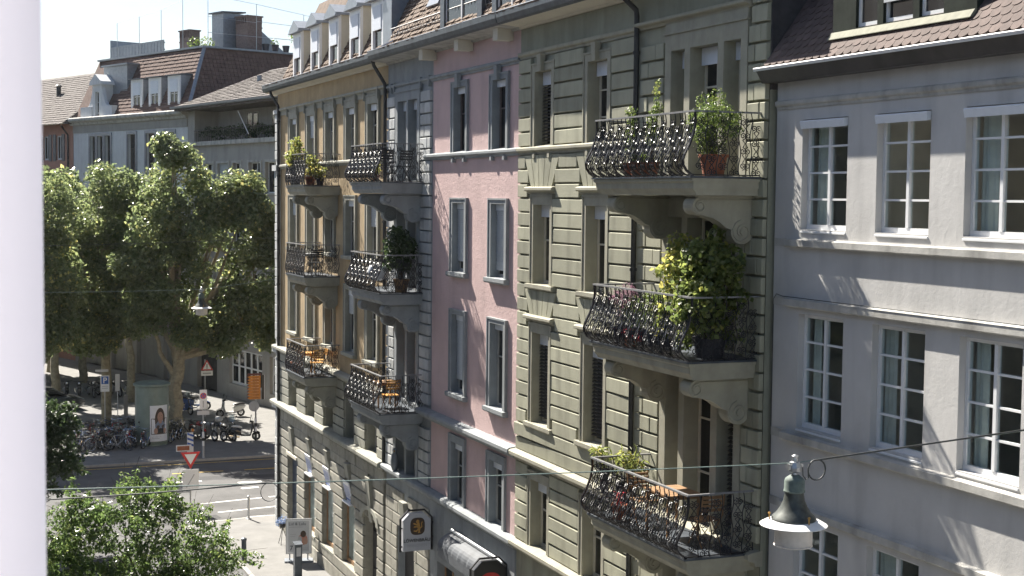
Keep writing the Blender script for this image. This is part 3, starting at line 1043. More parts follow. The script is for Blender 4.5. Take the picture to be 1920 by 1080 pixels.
def two_pitch_roof(root, Xe, y0, y1, xb, zb, xt, zt, mt, tw, tl, lift, jit, hip=0.0):
    """flat kick at the gutter, then the steep mansard slope"""
    rf = MB(); rf.quad((Xe + 0.05, y0, 17.38), (Xe + 0.05, y1, 17.38), (xb, y1 - hip * 0.3, zb), (xb, y0, zb)); rf.quad((xb, y0, zb), (xb, y1 - hip * 0.3, zb), (xt, y1 - hip, zt), (xt, y0, zt))
    rf.quad((xt, y0, zt), (xt, y1 - hip, zt), (24, y1 - hip, zt + 0.3), (24, y0, zt + 0.3))
    if hip: rf.add([(Xe + 0.05, y1, 17.38), (24, y1, 17.38), (24, y1 - hip, zt + 0.3), (xt, y1 - hip, zt), (xb, y1 - hip * 0.3, zb)], [(0, 1, 2, 3, 4)])
    Rr = rf.build('roof', mt, root)
    m = MB(); tile_sheet(m, (Xe + 0.03, y0, 17.40), (0, 1, 0), (xb - Xe - 0.03, 0, zb - 17.38), lambda t: (0, y1 - y0 - 0.05 - hip * 0.3 * t), math.hypot(xb - Xe, zb - 17.38), tw, tl, lift, jit)
    L = math.hypot(xt - xb, zt - zb)
    tile_sheet(m, (xb - 0.02, y0, zb), (0, 1, 0), (xt - xb, 0, zt - zb), lambda t: (0, y1 - y0 - 0.05 - hip * (0.3 + 0.7 * t)), L * 0.8, tw, tl, lift, jit)
    m.build('roof_tiles', mt, Rr, kind='stuff')
    return Rr
two_pitch_roof(GH, Xe, ga, gb, 12.98, 17.62, 14.6, 21.0, 'roof_brown', 0.24, 0.2, 0.035, 0.2)

# ---- pink house
PH = thing('town_house', 'pink roughcast house with grey stone window frames and a quoined balcony bay', 'house', (13, 36.6, 0))
pa, pb = 31.44, 41.80
pax = (35.50, 32.72); pw = 0.44
pl = ((39.84, 40.68), (38.88, 39.70))
holes = [(c - pw, c + pw, a, b) for c in pax for a, b in (F4, F3, F2, F1)]
pbay = ((13.62, 15.92), (10.55, 12.9), (7.27, 9.95), (5.12, 6.75))
holes += [(t[0], t[1], a, b) for a, b in pbay for t in pl]
shop = [(35.75, 37.1, 0.12, 3.2), (32.1, 35.3, 0.7, 3.2)]
bay_open = (39.05, 40.55, 0.3, 3.2)
wl = wall(PH, XW, pa, 37.68, 4.86, 17.12, [h for h in holes if h[1] < 37.6], 0.32, 'pink_stucco', reveal='blue_stone')
wb = wall(PH, XW, 37.68, pb, 0, 17.12, [h for h in holes if h[0] > 37.7] + [bay_open], 0.32, 'blue_stone')
wg = wall(PH, XW, pa, 37.68, 0, 4.86, shop, 0.3, 'blue_stone')
MB().box(XW + 0.34, 24, pa + 0.01, pb - 0.01, 0, 17.2).build('house_body', 'pink_stucco', PH)
for i, c in enumerate(pax):
    window(PH, XW, c - pw, c + pw, *F4, inset=0.15, bar_at=(0.6,), blind=0.17, frame='curtain_dark')
    window(PH, XW, c - pw, c + pw, *F3, inset=0.15, bar_at=(0.6,), blind=0.17, shutter=(1.35 if i == 0 else 1.45), frame='grey_trim')
    window(PH, XW, c - pw, c + pw, *F2, inset=0.15, bar_at=(0.6,), blind=0.17, shutter=(1.55 if i == 0 else 0.0), frame='grey_trim')
    window(PH, XW, c - pw, c + pw, *F1, inset=0.15, bar_at=(0.6,), blind=0.2, frame='grey_trim')
    surround(PH, XW, c - pw, c + pw, F4[0], F4[1] - 0.0, 0.17, 0.05, 'blue_stone', head=0.14, keystone=(0.2, 0.32))
    for F in (F3, F2):
        surround(PH, XW, c - pw, c + pw, F[0], F[1], 0.17, 0.06, 'blue_stone', head=0.12)
        sill(PH, XW, c - 0.68, c + 0.68, F[0], 0.14, 0.15, 'blue_stone')
    surround(PH, XW, c - pw, c + pw, F1[0], F1[1], 0.17, 0.05, 'blue_stone', head=0.2)
for b, (a, d) in enumerate(pbay):
    for t in pl:
        window(PH, XW, t[0], t[1], a, d, inset=0.18, cols=1, bar_at=(0.4, 0.75), blind=(0.28 if b == 0 else 0.0), frame='grey_trim')
    m = MB()
    m.box(XW - 0.07, XW + 0.05, 40.677, 40.90, a, d + 0.12); m.box(XW - 0.07, XW + 0.05, 39.697, 39.843, a, d); m.box(XW - 0.07, XW + 0.05, 38.66, 38.883, a, d + 0.12)
    m.box(XW - 0.068, XW + 0.05, 38.883, 40.677, d - 0.003, d + 0.12)
    m.box(XW - 0.07, XW + 0.05, 38.66, 40.90, d + 0.12, d + 0.38); m.box(XW - 0.10, XW + 0.02, 38.63, 40.93, d + 0.25, d + 0.29)
    m.build('window_surround', 'blue_stone', PH)
for yy in (41.30, 40.95, 38.60, 37.85):
    MB().box(XW - 0.10, XW - 0.02, yy - 0.03, yy + 0.03, 16.18, 16.48).build('cornice_block', 'blue_stone', PH)
course(PH, XW, pa, pb, 16.30, 16.45, 0.09, 'blue_stone')
course(PH, XW, pa, 38.2, 14.16, 14.33, 0.12, 'blue_stone', dentil=[c + s * 0.42 for c in pax for s in (-1, 1)])
course(PH, XW, pa, 38.4, 7.02, 7.28, 0.26, 'blue_stone')
course(PH, XW, pa, pb, 4.84, 5.10, 0.22, 'blue_stone')
zq = [5.12 + i * 0.323 for i in range(35)]
for ya, yb in ((40.96, 41.72), (37.76, 38.60)):
    blocks(wb, XW, ya, yb, zq, [(pa, pb, 6.95, 7.30)], 0.07, 'quoin_stone', gap=0.04, joints=0.5)
zq = [0.6 + i * 0.355 for i in range(13)]
blocks(wb, XW, 37.74, 41.72, [z for z in zq if z < 4.85], [(38.98, 40.62, 0.3, 3.45), (39.6, 40.05, 3.3, 4.35)], 0.05, 'rustic_stone', joints=1.0)
def keystone(parent, c, z0, z1, w=0.42, p=0.2, material='olive_stone'):
    MB().prism([(XW - 0.06, c - w * 0.36, z0), (XW - 0.06, c + w * 0.36, z0), (XW - p, c + w * 0.5, z1), (XW - p, c - w * 0.5, z1)], (p + 0.05, 0, 0)).build('keystone', material, parent)
keystone(PH, 39.8, 3.15, 4.3)
m = MB(); m.box(XW + 0.2, XW + 0.25, 39.06, 40.54, 0.31, 3.19); m.build('entrance_door', 'dark_room', PH)
for (a, b, c, d) in shop:
    window(PH, XW, a, b, c, d, inset=0.22, cols=2, rows=1, frame='wood', glass='dark_glass')
m = MB(); m.box(XW - 0.03, XW + 0.02, pa + 0.02, 37.66, 3.45, 4.80); m.build('shop_fascia', 'blue_stone', PH)
# half-round sun canopy over the shop
m = MB()
for i in range(8):
    a0 = math.pi / 2 * i / 8; a1 = math.pi / 2 * (i + 1) / 8
    f = lambda a: (XW - 0.03 - 0.46 * math.sin(a), 3.95 + 0.36 * math.cos(a))
    (xa, za), (xb, zb) = f(a0), f(a1)
    n = 26
    for j in range(n):
        y0 = 32.0 + 3.7 * j / n; y1 = y0 + 3.7 / n
        s0 = 0.012 * math.sin(j * 2.4); s1 = 0.012 * math.sin((j + 1) * 2.4)
        m.quad((xa + s0, y0, za), (xa + s1, y1, za), (xb + s1, y1, zb), (xb + s0, y0, zb))
n = 40
for j in range(n):
    y0 = 32.0 + 3.7 * j / n; y1 = y0 + 3.7 / n * 0.94
    m.add([(XW - 0.492, y0, 3.95), (XW - 0.492, y1, 3.95), (XW - 0.495, y1, 3.74), (XW - 0.495, (y0 + y1) / 2, 3.70), (XW - 0.495, y0, 3.74)], [(0, 1, 2, 3, 4)])
aw = tag(m.build('awning', 'awning_cloth'), 'grey half-round fabric awning with scalloped edge under the pink wall', 'awning')
MB().tube([(XW - 0.09, 32.0, 4.36), (XW - 0.09, 35.7, 4.36)], 0.05, 8).build('roller_tube', 'steel', aw, smooth=True)
for z in (13.53, 10.45, 7.10):
    balcony(PH, XW, 38.30, 41.35, z, 1.30, 'blue_stone', unit=0.2)
Xe = eaves(PH, XW, pa, pb - 0.02, 17.06, 0.66, 'grey_trim')
for yy in (37.55, 34.75, 32.05):
    m = MB(); m.box(XW - 0.42, XW - 0.01, yy - 0.15, yy + 0.15, 16.86, 17.14); m.build('eaves_block', 'cream', PH)
downpipe(PH, XW - 0.10, 41.80, 5.1, 16.4, eave=(12.55, 17.2, 0.15))
R_ = two_pitch_roof(PH, Xe, pa + 0.01, pb - 0.01, 12.95, 17.60, 14.6, 21.0, 'roof_brown', 0.22, 0.16, 0.04, 0.5)
m = MB()      # snow guard grating along the roof edge
for i in range(42):
    y = pb - 0.3 - i * 0.24
    x = 13.05; z = 17.83
    m.tube([(x, y, z - 0.03), (x - 0.06, y, z + 0.28)], 0.008, 4)
m.tube([(12.99, pa + 0.2, 18.11), (12.99, pb - 0.2, 18.11)], 0.012, 4); m.tube([(13.03, pa + 0.2, 17.93), (13.03, pb - 0.2, 17.93)], 0.012, 4)
m.build('snow_guard', 'steel', R_)
m = MB(); m.prism([(13.38, 38.2, 18.42), (13.38, 39.2, 18.42), (13.95, 39.2, 19.6), (13.95, 38.2, 19.6)], (-0.10, 0, 0.08)); m.build('skylight', 'zinc_light', R_)
m = MB(); m.tube([(12.6, 41.2, 17.55), (12.98, 41.2, 17.75), (13.22, 41.2, 18.2)], 0.03, 5); m.build('roof_batten', 'white_paint', R_)
def dormer(root, X, c, w, z0, z1, front, side, glass='dark_glass', pediment=None, blind=0.0, depth=2.2, posts=0.1):
    m = MB()
    m.box(X, X + 0.1, c - w / 2, c - w / 2 + posts, z0, z1); m.box(X, X + 0.1, c + w / 2 - posts, c + w / 2, z0, z1)
    m.box(X, X + 0.1, c - w / 2 + posts, c + w / 2 - posts, z0, z0 + 0.12); m.box(X, X + 0.1, c - w / 2 + posts, c + w / 2 - posts, z1 - 0.22, z1)
    D = m.build('dormer', front, root)
    for yy in (c - w / 2 + 0.03, c + w / 2 - 0.03):
        q = MB(); q.box(X + 0.102, X + depth, yy - 0.02, yy + 0.02, z0 - 0.3, z1); q.build('cheek', side, D)
    window(root, X - 0.03, c - w / 2 + posts, c + w / 2 - posts, z0 + 0.12, z1 - 0.22, inset=0.08, cols=1 if w < 1.6 else 2, bar_at=(0.5,), fr=0.05, frame='white_paint', glass=glass, blind=blind)
    q = MB()
    if pediment:
        h = pediment
        q.prism([(X - 0.14, c - w / 2 - 0.12, z1), (X - 0.14, c + w / 2 + 0.12, z1), (X - 0.14, c + w / 2 + 0.12, z1 + 0.08), (X - 0.14, c, z1 + h), (X - 0.14, c - w / 2 - 0.12, z1 + 0.08)], (depth, 0, 0))
        q.box(X - 0.17, X + 0.02, c - w / 2 - 0.14, c + w / 2 + 0.14, z1 - 0.05, z1 - 0.002)
    else:
        q.prism_y([(X - 0.15, z1), (X - 0.15, z1 + 0.08), (X + depth, z1 + 0.16), (X + depth, z1)], c - w / 2 - 0.1, c + w / 2 + 0.1)
    q.build('dormer_roof', 'zinc_light' if pediment else 'zinc', D)
    return D
dormer(PH, XW - 0.08, 35.4, 3.1, 17.50, 19.7, 'zinc', 'zinc', posts=0.32)
dormer(PH, XW - 0.08, 31.95, 2.4, 17.50, 19.7, 'zinc', 'zinc', posts=0.28)
dormer(GH, XW - 0.02, 28.4, 2.6, 17.6, 19.8, 'zinc', 'zinc', posts=0.28)

# ---- yellow house
YH = thing('town_house', 'yellow plastered corner house with five pedimented dormers and rusticated ground floor', 'house', (13, 49, 0))
ya_, yb_ = 41.82, 56.30
yax = (53.60, 50.95, 48.40, 45.80, 43.30); yw = 0.5
holes = [(c - yw, c + yw, a, b) for c in yax for a, b in (F4, F3, F2)]
fy1 = (5.12, 6.80)
gopen = {53.60: (0.12, 3.25), 50.95: (0.95, 3.05), 48.40: (0.95, 3.05), 45.80: (0.95, 3.05), 43.30: (0.12, 3.0)}
g1 = [(c - 0.6, c + 0.6, *fy1) for c in yax]
g0 = [(c - 0.72, c + 0.72, *gopen[c]) for c in yax]
wy = wall(YH, XW, ya_, yb_, 7.28, 17.12, holes, 0.34, 'yellow_plaster', reveal='olive_stone')
w1 = wall(YH, XW, ya_, yb_, 4.9, 7.28, g1, 0.4, 'olive_stone')
w0 = wall(YH, XW, ya_, yb_, 0, 4.9, g0, 0.4, 'rustic_stone')
MB().box(XW + 0.42, 24, ya_ + 0.01, yb_ - 0.01, 0, 17.2).build('house_body', 'yellow_plaster', YH)
MB().box(XW, XW + 0.418, yb_ - 0.02, yb_ - 0.004, 0, 17.2).build('end_wall', 'yellow_plaster', YH)
for i, c in enumerate(yax):
    balc = (i == 2)
    for k, F in enumerate((F4, F3, F2)):
        window(YH, XW, c - yw, c + yw, *F, inset=0.13, bar_at=(0.62,), blind=0.2 if (k == 0 or i > 2) else 0.0, frame='grey_trim', shutter=(0.6 if (i + k) % 4 == 1 else 0))
        surround(YH, XW, c - yw, c + yw, F[0], F[1], 0.2, 0.06, 'olive_stone', head=(0.26 if k == 0 else 0.16))
        if k: sill(YH, XW, c - 0.74, c + 0.74, F[0], 0.14, 0.15, 'olive_stone')
    window(YH, XW, c - 0.6, c + 0.6, *fy1, inset=0.26, bar_at=(0.62,), frame='grey_trim')
    for s in (-1, 1):
        MB().box(XW - 0.13, XW + 0.02, c + s * 0.74 - 0.03, c + s * 0.74 + 0.03, 16.12, 16.5).build('cornice_block', 'olive_stone', YH)
m = MB(); m.box(XW - 0.03, XW + 0.02, ya_, yb_, 16.22, 16.34); m.build('frieze', 'olive_stone', YH)
course(YH, XW, ya_, yb_ - 0.56, 16.34, 16.50, 0.12, 'olive_stone')
course(YH, XW, ya_, yb_ - 0.56, 14.16, 14.33, 0.13, 'olive_stone')
course(YH, XW, ya_, yb_ + 0.1, 7.02, 7.28, 0.24, 'olive_stone')
course(YH, XW, ya_, yb_ + 0.15, 4.82, 5.12, 0.30, 'olive_stone')
z1s = [5.13 + i * 0.315 for i in range(7)]
blocks(w1, XW, ya_ + 0.05, yb_ - 0.58, [z for z in z1s if z < 7.05], [(c - 0.66, c + 0.66, *fy1) for c in yax], 0.07, 'olive_stone', gap=0.042)
z0s = [0.55] + [0.95 + i * 0.352 for i in range(11)]
exg = [(c - 0.75, c + 0.75, gopen[c][0], gopen[c][1]) for c in yax] + [(c - 0.3, c + 0.3, 3.0, 4.35) for c in yax]
blocks(w0, XW, ya_ + 0.05, yb_ - 0.58, [z for z in z0s if z < 4.6], exg, 0.08, 'rustic_stone', gap=0.045, ch=0.02)
blocks(w0, XW, ya_ + 0.05, yb_ - 0.58, [4.42, 4.80], [], 0.06, 'rustic_stone', joints=1.05)
blocks(w0, XW, ya_ + 0.05, yb_ - 0.58, [0.08, 0.55], exg, 0.09, 'rustic_stone', joints=1.4)
# corner pilaster of stacked quoins
m = MB(); m.box(XW - 0.06, XW + 0.3, yb_ - 0.52, yb_ + 0.05, 0, 16.3); m.box(XW - 0.16, XW + 0.35, yb_ - 0.58, yb_ + 0.12, 16.3, 16.46)
for z in (14.1, 7.0, 4.8):
    m.box(XW - 0.2, XW + 0.35, yb_ - 0.56, yb_ + 0.16, z, z + 0.22)
pil = m.build('corner_pilaster', 'quoin_stone', YH)
blocks(pil, XW - 0.06, yb_ - 0.5, yb_ + 0.03, [0.1 + i * 0.352 for i in range(47)], [(50, 60, q, q + 0.22) for q in (14.1, 7.0, 4.8)], 0.05, 'quoin_stone')
downpipe(YH, XW - 0.12, yb_ - 0.62, 0.3, 16.5, eave=(12.62, 17.2, 0.3))
for c in yax:
    keystone(YH, c, gopen[c][1] - 0.05 if gopen[c][0] < 0.5 else 3.7, 4.38)
for c in (50.95, 48.40, 45.80):
    a, b = gopen[c]
    window(YH, XW, c - 0.72, c + 0.72, a, b, inset=0.09, cols=1, rows=1, fr=0.11, frame='wood', glass='shop_glass')
    sill(YH, XW, c - 0.8, c + 0.8, a, 0.12, 0.1, 'olive_stone')
m = MB(); m.box(XW + 0.12, XW + 0.2, 52.89, 54.31, 0.12, 3.24)
for j in range(7): m.box(XW + 0.105, XW + 0.12, 52.95, 54.25, 0.6 + j * 0.36, 0.66 + j * 0.36)
m.build('entrance_door', 'blue_door', YH)
m = MB(); m.box(XW - 0.12, XW + 0.02, 52.8, 54.4, 3.25, 3.36); m.build('door_lintel', 'cream', YH)
m = MB(); m.box(XW + 0.25, XW + 0.31, 42.59, 44.01, 0.12, 2.99)
for s in (-1, 1):
    for j in range(2): m.box(XW + 0.22, XW + 0.25, 43.3 + s * 0.36 - 0.25, 43.3 + s * 0.36 + 0.25, 0.4 + j * 1.2, 1.35 + j * 1.2)
m.build('entrance_door', 'dark_room', YH)
m = MB()      # arched hood above the second door
for i in range(10):
    a0, a1 = math.pi * i / 10, math.pi * (i + 1) / 10
    f = lambda a, r: (43.3 + r * math.cos(a), 2.95 + 0.5 * r * math.sin(a))
    p = [f(a0, 0.75), f(a1, 0.75), f(a1, 1.0), f(a0, 1.0)]
    m.prism([(XW - 0.12, y, z) for y, z in p], (0.14, 0, 0))
m.build('door_arch', 'olive_stone', YH)
for z in (13.46, 10.43, 7.06):
    balcony(YH, XW, 47.15, 49.75, z, 1.22, 'olive_stone', unit=0.2, bulge=0.25)
Xe = eaves(YH, XW, ya_, yb_ + 0.75, 17.06, 0.46, 'cream', gutter='zinc')
R_ = two_pitch_roof(YH, Xe, ya_, yb_ + 0.4, 13.18, 17.58, 14.5, 20.6, 'roof_brown', 0.24, 0.2, 0.04, 0.4, hip=1.0)
for c in yax:
    dormer(YH, XW + 0.14, c + 0.15, 1.25, 17.50, 19.25, 'white_paint', 'cream', pediment=0.42, blind=0.75, posts=0.16)
m = MB(); m.box(XW + 0.1, XW + 2.2, 41.84, 42.7, 17.4, 20.6); m.build('fire_wall', 'zinc_light', YH)

# ---- grey house in the foreground
RH = thing('town_house', 'pale grey plastered house with white muntin windows and dark eaves', 'house', (13.1, 14, 0))
XG = 13.1
ra, rb = 4.0, 20.62
rax = [19.245 - 1.965 * i for i in range(8)]
rz = ((12.72, 14.47), (9.52, 11.36), (6.22, 8.02), (2.6, 4.6))
holes = [(c - 0.615, c + 0.615, a, b) for c in rax for a, b in rz]
wr = wall(RH, XG, ra, rb, 0, 15.25, holes, 0.24, 'grey_plaster')
b = MB()
b.box(XG + 2.6, 24, ra, rb, 0, 15.3)
b.box(XG + 0.26, XG + 2.6, rb - 0.2, rb, 0, 15.3); b.box(XG + 0.26, XG + 2.6, ra, ra + 0.2, 0, 15.3)
b.build('house_body', 'room_wall', RH)
b = MB()
for z in (5.5, 8.75, 12.0, 15.2):
    b.box(XG + 0.26, XG + 2.6, ra + 0.2, rb - 0.2, z - 0.3, z)
for i in range(0, 8, 2):
    b.box(XG + 0.27, XG + 2.6, rax[i] - 0.98 - 0.06, rax[i] - 0.98 + 0.06, 5.5, 15.0)
b.build('interior', 'room_wall', RH)
for f, (a, d) in enumerate(rz[:3]):
    for i, c in enumerate(rax):
        cur = ([(c + 0.60, c + 0.24, 'curtain')], [(c + 0.6, c + 0.30, 'curtain'), (c - 0.42, c - 0.6, 'curtain')], None, [(c + 0.6, c + 0.38, 'curtain'), (c - 0.3, c - 0.6, 'curtain')])[(i * 2 + f) % 4]
        window(RH, XG, c - 0.615, c + 0.615, a, d, inset=0.11, cols=2, bar_at=(0.25, 0.51, 0.77), fr=0.058, bar=0.032, glass='window_glass',
               blind=0.15 if f == 0 else 0.0, blind_out=0.06, curtain=cur, sill=True)
for c in rax:
    window(RH, XG, c - 0.615, c + 0.615, *rz[3], inset=0.17, cols=2, rows=3, fr=0.07)
course(RH, XG, ra, rb - 0.02, 14.66, 14.80, 0.06, 'grey_trim')
def flat_course(z0, z1, pr):
    m = MB(); m.prism_y([(XG + 0.02, z0), (XG - pr + 0.02, z0), (XG - pr, z0 + 0.02), (XG - pr, z1 - 0.015), (XG + 0.02, z1 + 0.012)], ra, rb - 0.45)
    m.box(XG - 0.015, XG + 0.02, rb - 0.45, rb - 0.02, z0, z1)
    return m.build('string_course', 'grey_trim', RH)
flat_course(12.43, 12.56, 0.11); flat_course(11.46, 11.60, 0.10); flat_course(9.28, 9.42, 0.12); flat_course(8.13, 8.27, 0.10); flat_course(5.9, 6.05, 0.11)
# eaves: dark boxed fascia with gutter edge whitened to look sunlit
Xe = XG - 0.34
m = MB()
m.prism_y([(XG + 0.05, 15.10), (XG - 0.22, 15.10), (XG - 0.24, 15.14), (Xe + 0.02, 15.27), (Xe, 15.30), (Xe, 15.33), (XG + 0.05, 15.33)], ra, rb + 0.14)
m.build('fascia', 'brown_fascia', RH)
m = MB(); m.prism_y([(Xe - 0.03, 15.285), (Xe - 0.045, 15.33), (Xe - 0.03, 15.345), (Xe + 0.02, 15.335), (Xe + 0.02, 15.30)], ra, rb + 0.16)
m.build('gutter', 'zinc_sunlit', RH)
rf = MB(); rf.quad((Xe + 0.06, ra, 15.335), (Xe + 0.06, rb + 0.05, 15.335), (16.6, rb + 0.05, 20.5), (16.6, ra, 20.5)); R_ = rf.build('roof', 'roof_tile', RH)
U = Vector((0, 1, 0)); V_ = Vector((3.85, 0, 5.16)).normalized(); N_ = Vector((-V_.z, 0, V_.x))
m = MB()
tw, tlen, th = 0.195, 0.30, 0.016
prof = [(-tw / 2, tlen), (-tw / 2, 0.07)] + [(-tw / 2 * math.cos(a), 0.07 - 0.07 * math.sin(a)) for a in [math.pi * i / 6 for i in range(1, 6)]] + [(tw / 2, 0.07), (tw / 2, tlen)]
m.prism([(x, y, 0.0) for x, y in prof], (0, 0, th))
tile_me = m.mesh('roof_tile', 'roof_tile')
rows = 0
B0 = Matrix((( U.x, V_.x, N_.x), (U.y, V_.y, N_.y), (U.z, V_.z, N_.z)))
roof_o = Vector((Xe + 0.07, 0, 15.34))
cnt = 0
rest = MB()
for r in range(20):
    for ccol in range(36):
        y = rb - 0.1 - (ccol + (0.5 if r % 2 else 0)) * 0.20
        s = r * 0.148
        p = roof_o + V_ * s + N_ * 0.03 + Vector((0, y, 0))
        if p.x > XG - 0.02 and 15.6 < y < 19.1: continue      # the long dormer stands here
        if r > 10 or (r > 5 and y < 14.0): continue
        cnt += 1
        o = link('roof_tile', tile_me, R_)
        M = (B0 @ Matrix.Rotation(rnd.uniform(-0.02, 0.02), 3, 'Z') @ Matrix.Rotation(0.065 + rnd.uniform(-0.01, 0.01), 3, 'X').inverted()).to_4x4()
        M.translation = p - WPOS[R_]
        o.matrix_basis = M
# long dormer with three windows, shutter and copper trim
m = MB(); zd = 15.78; xd = XG - 0.03
lights = ((18.42, 17.97), (17.75, 17.14), (16.92, 16.47)); cells = [(17.93, 18.46), (17.10, 17.79), (16.43, 16.96)]
e = [19.05, 18.46, 17.93, 17.79, 17.10, 16.96, 16.43, 15.75]
for k in range(0, 8, 2): m.box(xd, xd + 0.12, e[k + 1], e[k], zd, 17.6)
m.box(xd, xd + 0.118, 15.75, 19.05, zd - 0.12, zd)
m.box(xd, xd + 0.12, 15.75, 19.05, 17.6, 17.8); m.box(xd + 0.121, xd + 2.4, 15.77, 15.82, 15.6, 17.6); m.box(xd + 0.121, xd + 2.4, 18.98, 19.03, 15.6, 17.6)
D = m.build('dormer', 'copper_green', RH)
for i, (a, b) in enumerate(cells):
    window(RH, xd - 0.02, a, b, zd, 17.58, inset=0.07, cols=1, rows=2, fr=0.05, shutter=(0.9, 1.5, 0.0)[i] if i < 2 else 0.0, glass='dark_glass')
m = MB(); m.prism_y([(xd + 0.02, zd - 0.02), (xd - 0.03, zd - 0.02), (xd - 0.11, zd - 0.13), (xd - 0.11, zd - 0.14), (xd + 0.02, zd - 0.10)], 15.75, 19.05); m.build('flashing', 'copper_flash', D)
m = MB(); m.prism_y([(xd - 0.15, 17.8), (xd - 0.15, 17.88), (xd + 2.5, 18.0), (xd + 2.5, 17.8)], 15.6, 19.2); m.build('dormer_roof', 'zinc', D)
m = MB(); m.tube([(XG - 0.012, rb - 0.03, 0.2), (XG - 0.012, rb - 0.03, 11.55), (XG - 0.03, rb - 0.14, 11.64), (XG - 0.112, rb - 0.45, 11.625), (XG - 0.112, ra, 11.625)], 0.007, 6)
m.build('wall_cable', 'wire_dark', RH)
# lit ceiling tubes behind the third upper window
em = bpy.data.materials.new('tube_light'); em.use_nodes = True
pn = em.node_tree.nodes['Principled BSDF']; pn.inputs['Emission Color'].default_value = (1, 0.9, 0.72, 1); pn.inputs['Emission Strength'].default_value = 3.0
MATS['tube_light'] = em
for i, yy in enumerate((15.72, 15.12)):
    m = MB(); m.box(14.6, 14.68, yy - 0.12, yy + 0.12, 14.38, 14.41)
    m.box(14.58, 14.70, yy - 0.14, yy + 0.14, 14.412, 14.46)
    tag(m.build('ceiling_lamp', 'tube_light'), ('lit strip lamp seen top left behind the tall pane of the rightmost upper window', 'lit strip lamp seen top right behind the pane of the rightmost upper window')[i], 'lamp')
# ------------------------------------------------------------------ houses across the square
def local_thing(name, label, cat, loc, rotz, group=None):
    o = thing(name, label, cat, loc, rotz, group)
    WPOS[o] = Vector((0, 0, 0))
    return o
C0 = (16.9, 100.0, 0.0)
# mansard-roofed house with roof terrace
MH = local_thing('corner_house', 'white brick house with red mansard roof, grey dormers and roof terrace behind the plane trees', 'house', C0, math.radians(19.3))
ml = 17.8
mw = [(11.5, 12.4), (12.75, 13.65), (14.0, 14.9), (7.55, 8.75), (4.65, 5.95), (1.85, 3.1)]
mz = ((14.5, 17.4), (10.9, 13.4), (7.3, 9.8))
gd = [(0.8, 3.6), (4.4, 7.6), (8.6, 11.6), (12.6, 16.4)]
holes = [(a, b, z0, z1) for a, b in mw for z0, z1 in mz] + [(a, b, 0.1, 4.3) for a, b in gd]
wall(MH, 0, 0, ml, 5.4, 18.3, [h for h in holes if h[2] > 5], 0.3, 'white_brick')
wall(MH, 0, 0, ml, 0, 5.4, [h for h in holes if h[2] < 5], 0.8, 'beige_plaster', 'ground_floor_wall')
for a, b in mw:
    for z0, z1 in mz:
        window(MH, 0, a, b, z0, z1, inset=0.2, cols=2 if b - a > 1 else 1, bar_at=(0.65,), frame='curtain_dark', fr=0.06)
        m = MB(); m.box(-0.06, 0.02, a - 0.22, a + 0.003, z0 - 0.1, z1 + 0.2); m.box(-0.06, 0.02, b - 0.003, b + 0.22, z0 - 0.1, z1 + 0.2); m.box(-0.058, 0.02, a + 0.003, b - 0.003, z1 - 0.003, z1 + 0.2); m.build('window_surround', 'zinc_light', MH)
for a, b in gd:
    window(MH, 0, a, b, 0.1, 4.3, inset=0.7, cols=2, bar_at=(0.72,), frame='dark_room', glass='dark_glass')
MB().box(0.32, 13, 0.01, ml - 0.01, 0, 18.3).build('house_body', 'beige_plaster', MH)
m = MB(); m.box(-0.05, 0.3, 0, ml, 17.7, 18.28); m.build('frieze', 'beige_plaster', MH)
course(MH, 0, -0.1, ml + 0.2, 18.28, 18.85, 0.55, 'grey_trim', 'cornice')
course(MH, 0, -0.1, ml, 5.2, 5.6, 0.25, 'grey_trim')
m = MB()
zt = 23.3
m.quad((0.1, 0.1, 18.85), (0.1, ml, 18.85), (2.2, ml, zt), (2.2, 1.6, zt)); m.quad((0.1, 0.1, 18.85), (2.2, 1.6, zt), (13, 1.6, zt), (13, 0.1, 18.85)); m.quad((2.2, 1.6, zt), (2.2, ml, zt), (13, ml, zt), (13, 1.6, zt)); m.quad((0.1, ml, 18.85), (13, ml, 18.85), (13, ml, zt), (2.2, ml, zt))
MR = m.build('mansard_roof', 'roof_red', MH)
m = MB(); vl = math.hypot(2.1, zt - 18.85)
tile_sheet(m, (0.06, 0.1, 18.87), (0, 1, 0), (2.1, 0, zt - 18.85), lambda t: (1.5 * t, 11.6 - 1.3 * 0), vl, 0.30, 0.30, 0.06, 0.2)
m.build('roof_tiles', 'roof_red', MR, kind='stuff')
m = MB(); vl = math.hypot(1.5, zt - 18.85)
tile_sheet(m, (0.1, 0.06, 18.87), (1, 0, 0), (0, 1.5, zt - 18.85), lambda t: (2.1 * t, 12.9), vl, 0.30, 0.30, 0.05, 0.2)
m.build('roof_tiles', 'roof_red', MR, kind='stuff')
m = MB(); m.tube([(0.05, 0.05, 18.9), (2.18, 1.58, zt + 0.03)], 0.14, 6); m.build('hip_flashing', 'zinc_light', MR)
m = MB(); m.box(2.0, 13, 1.4, ml, zt + 0.01, zt + 0.14); m.build('terrace_edge', 'zinc_light', MR)
for c in (7.9, 5.2, 2.4):
    dormer(MH, 0.25, c, 1.7, 18.95, 21.3, 'white_paint', 'zinc_light', pediment=None, blind=0.9, depth=1.6, posts=0.30)
m = MB(); m.box(0.9, 3.4, 10.6, 14.4, 18.9, 22.6); m.prism_y([(0.75, 22.6), (0.75, 22.72), (3.5, 22.75), (3.5, 22.6)], 10.4, 14.6); m.build('roof_box', 'zinc_light', MH)
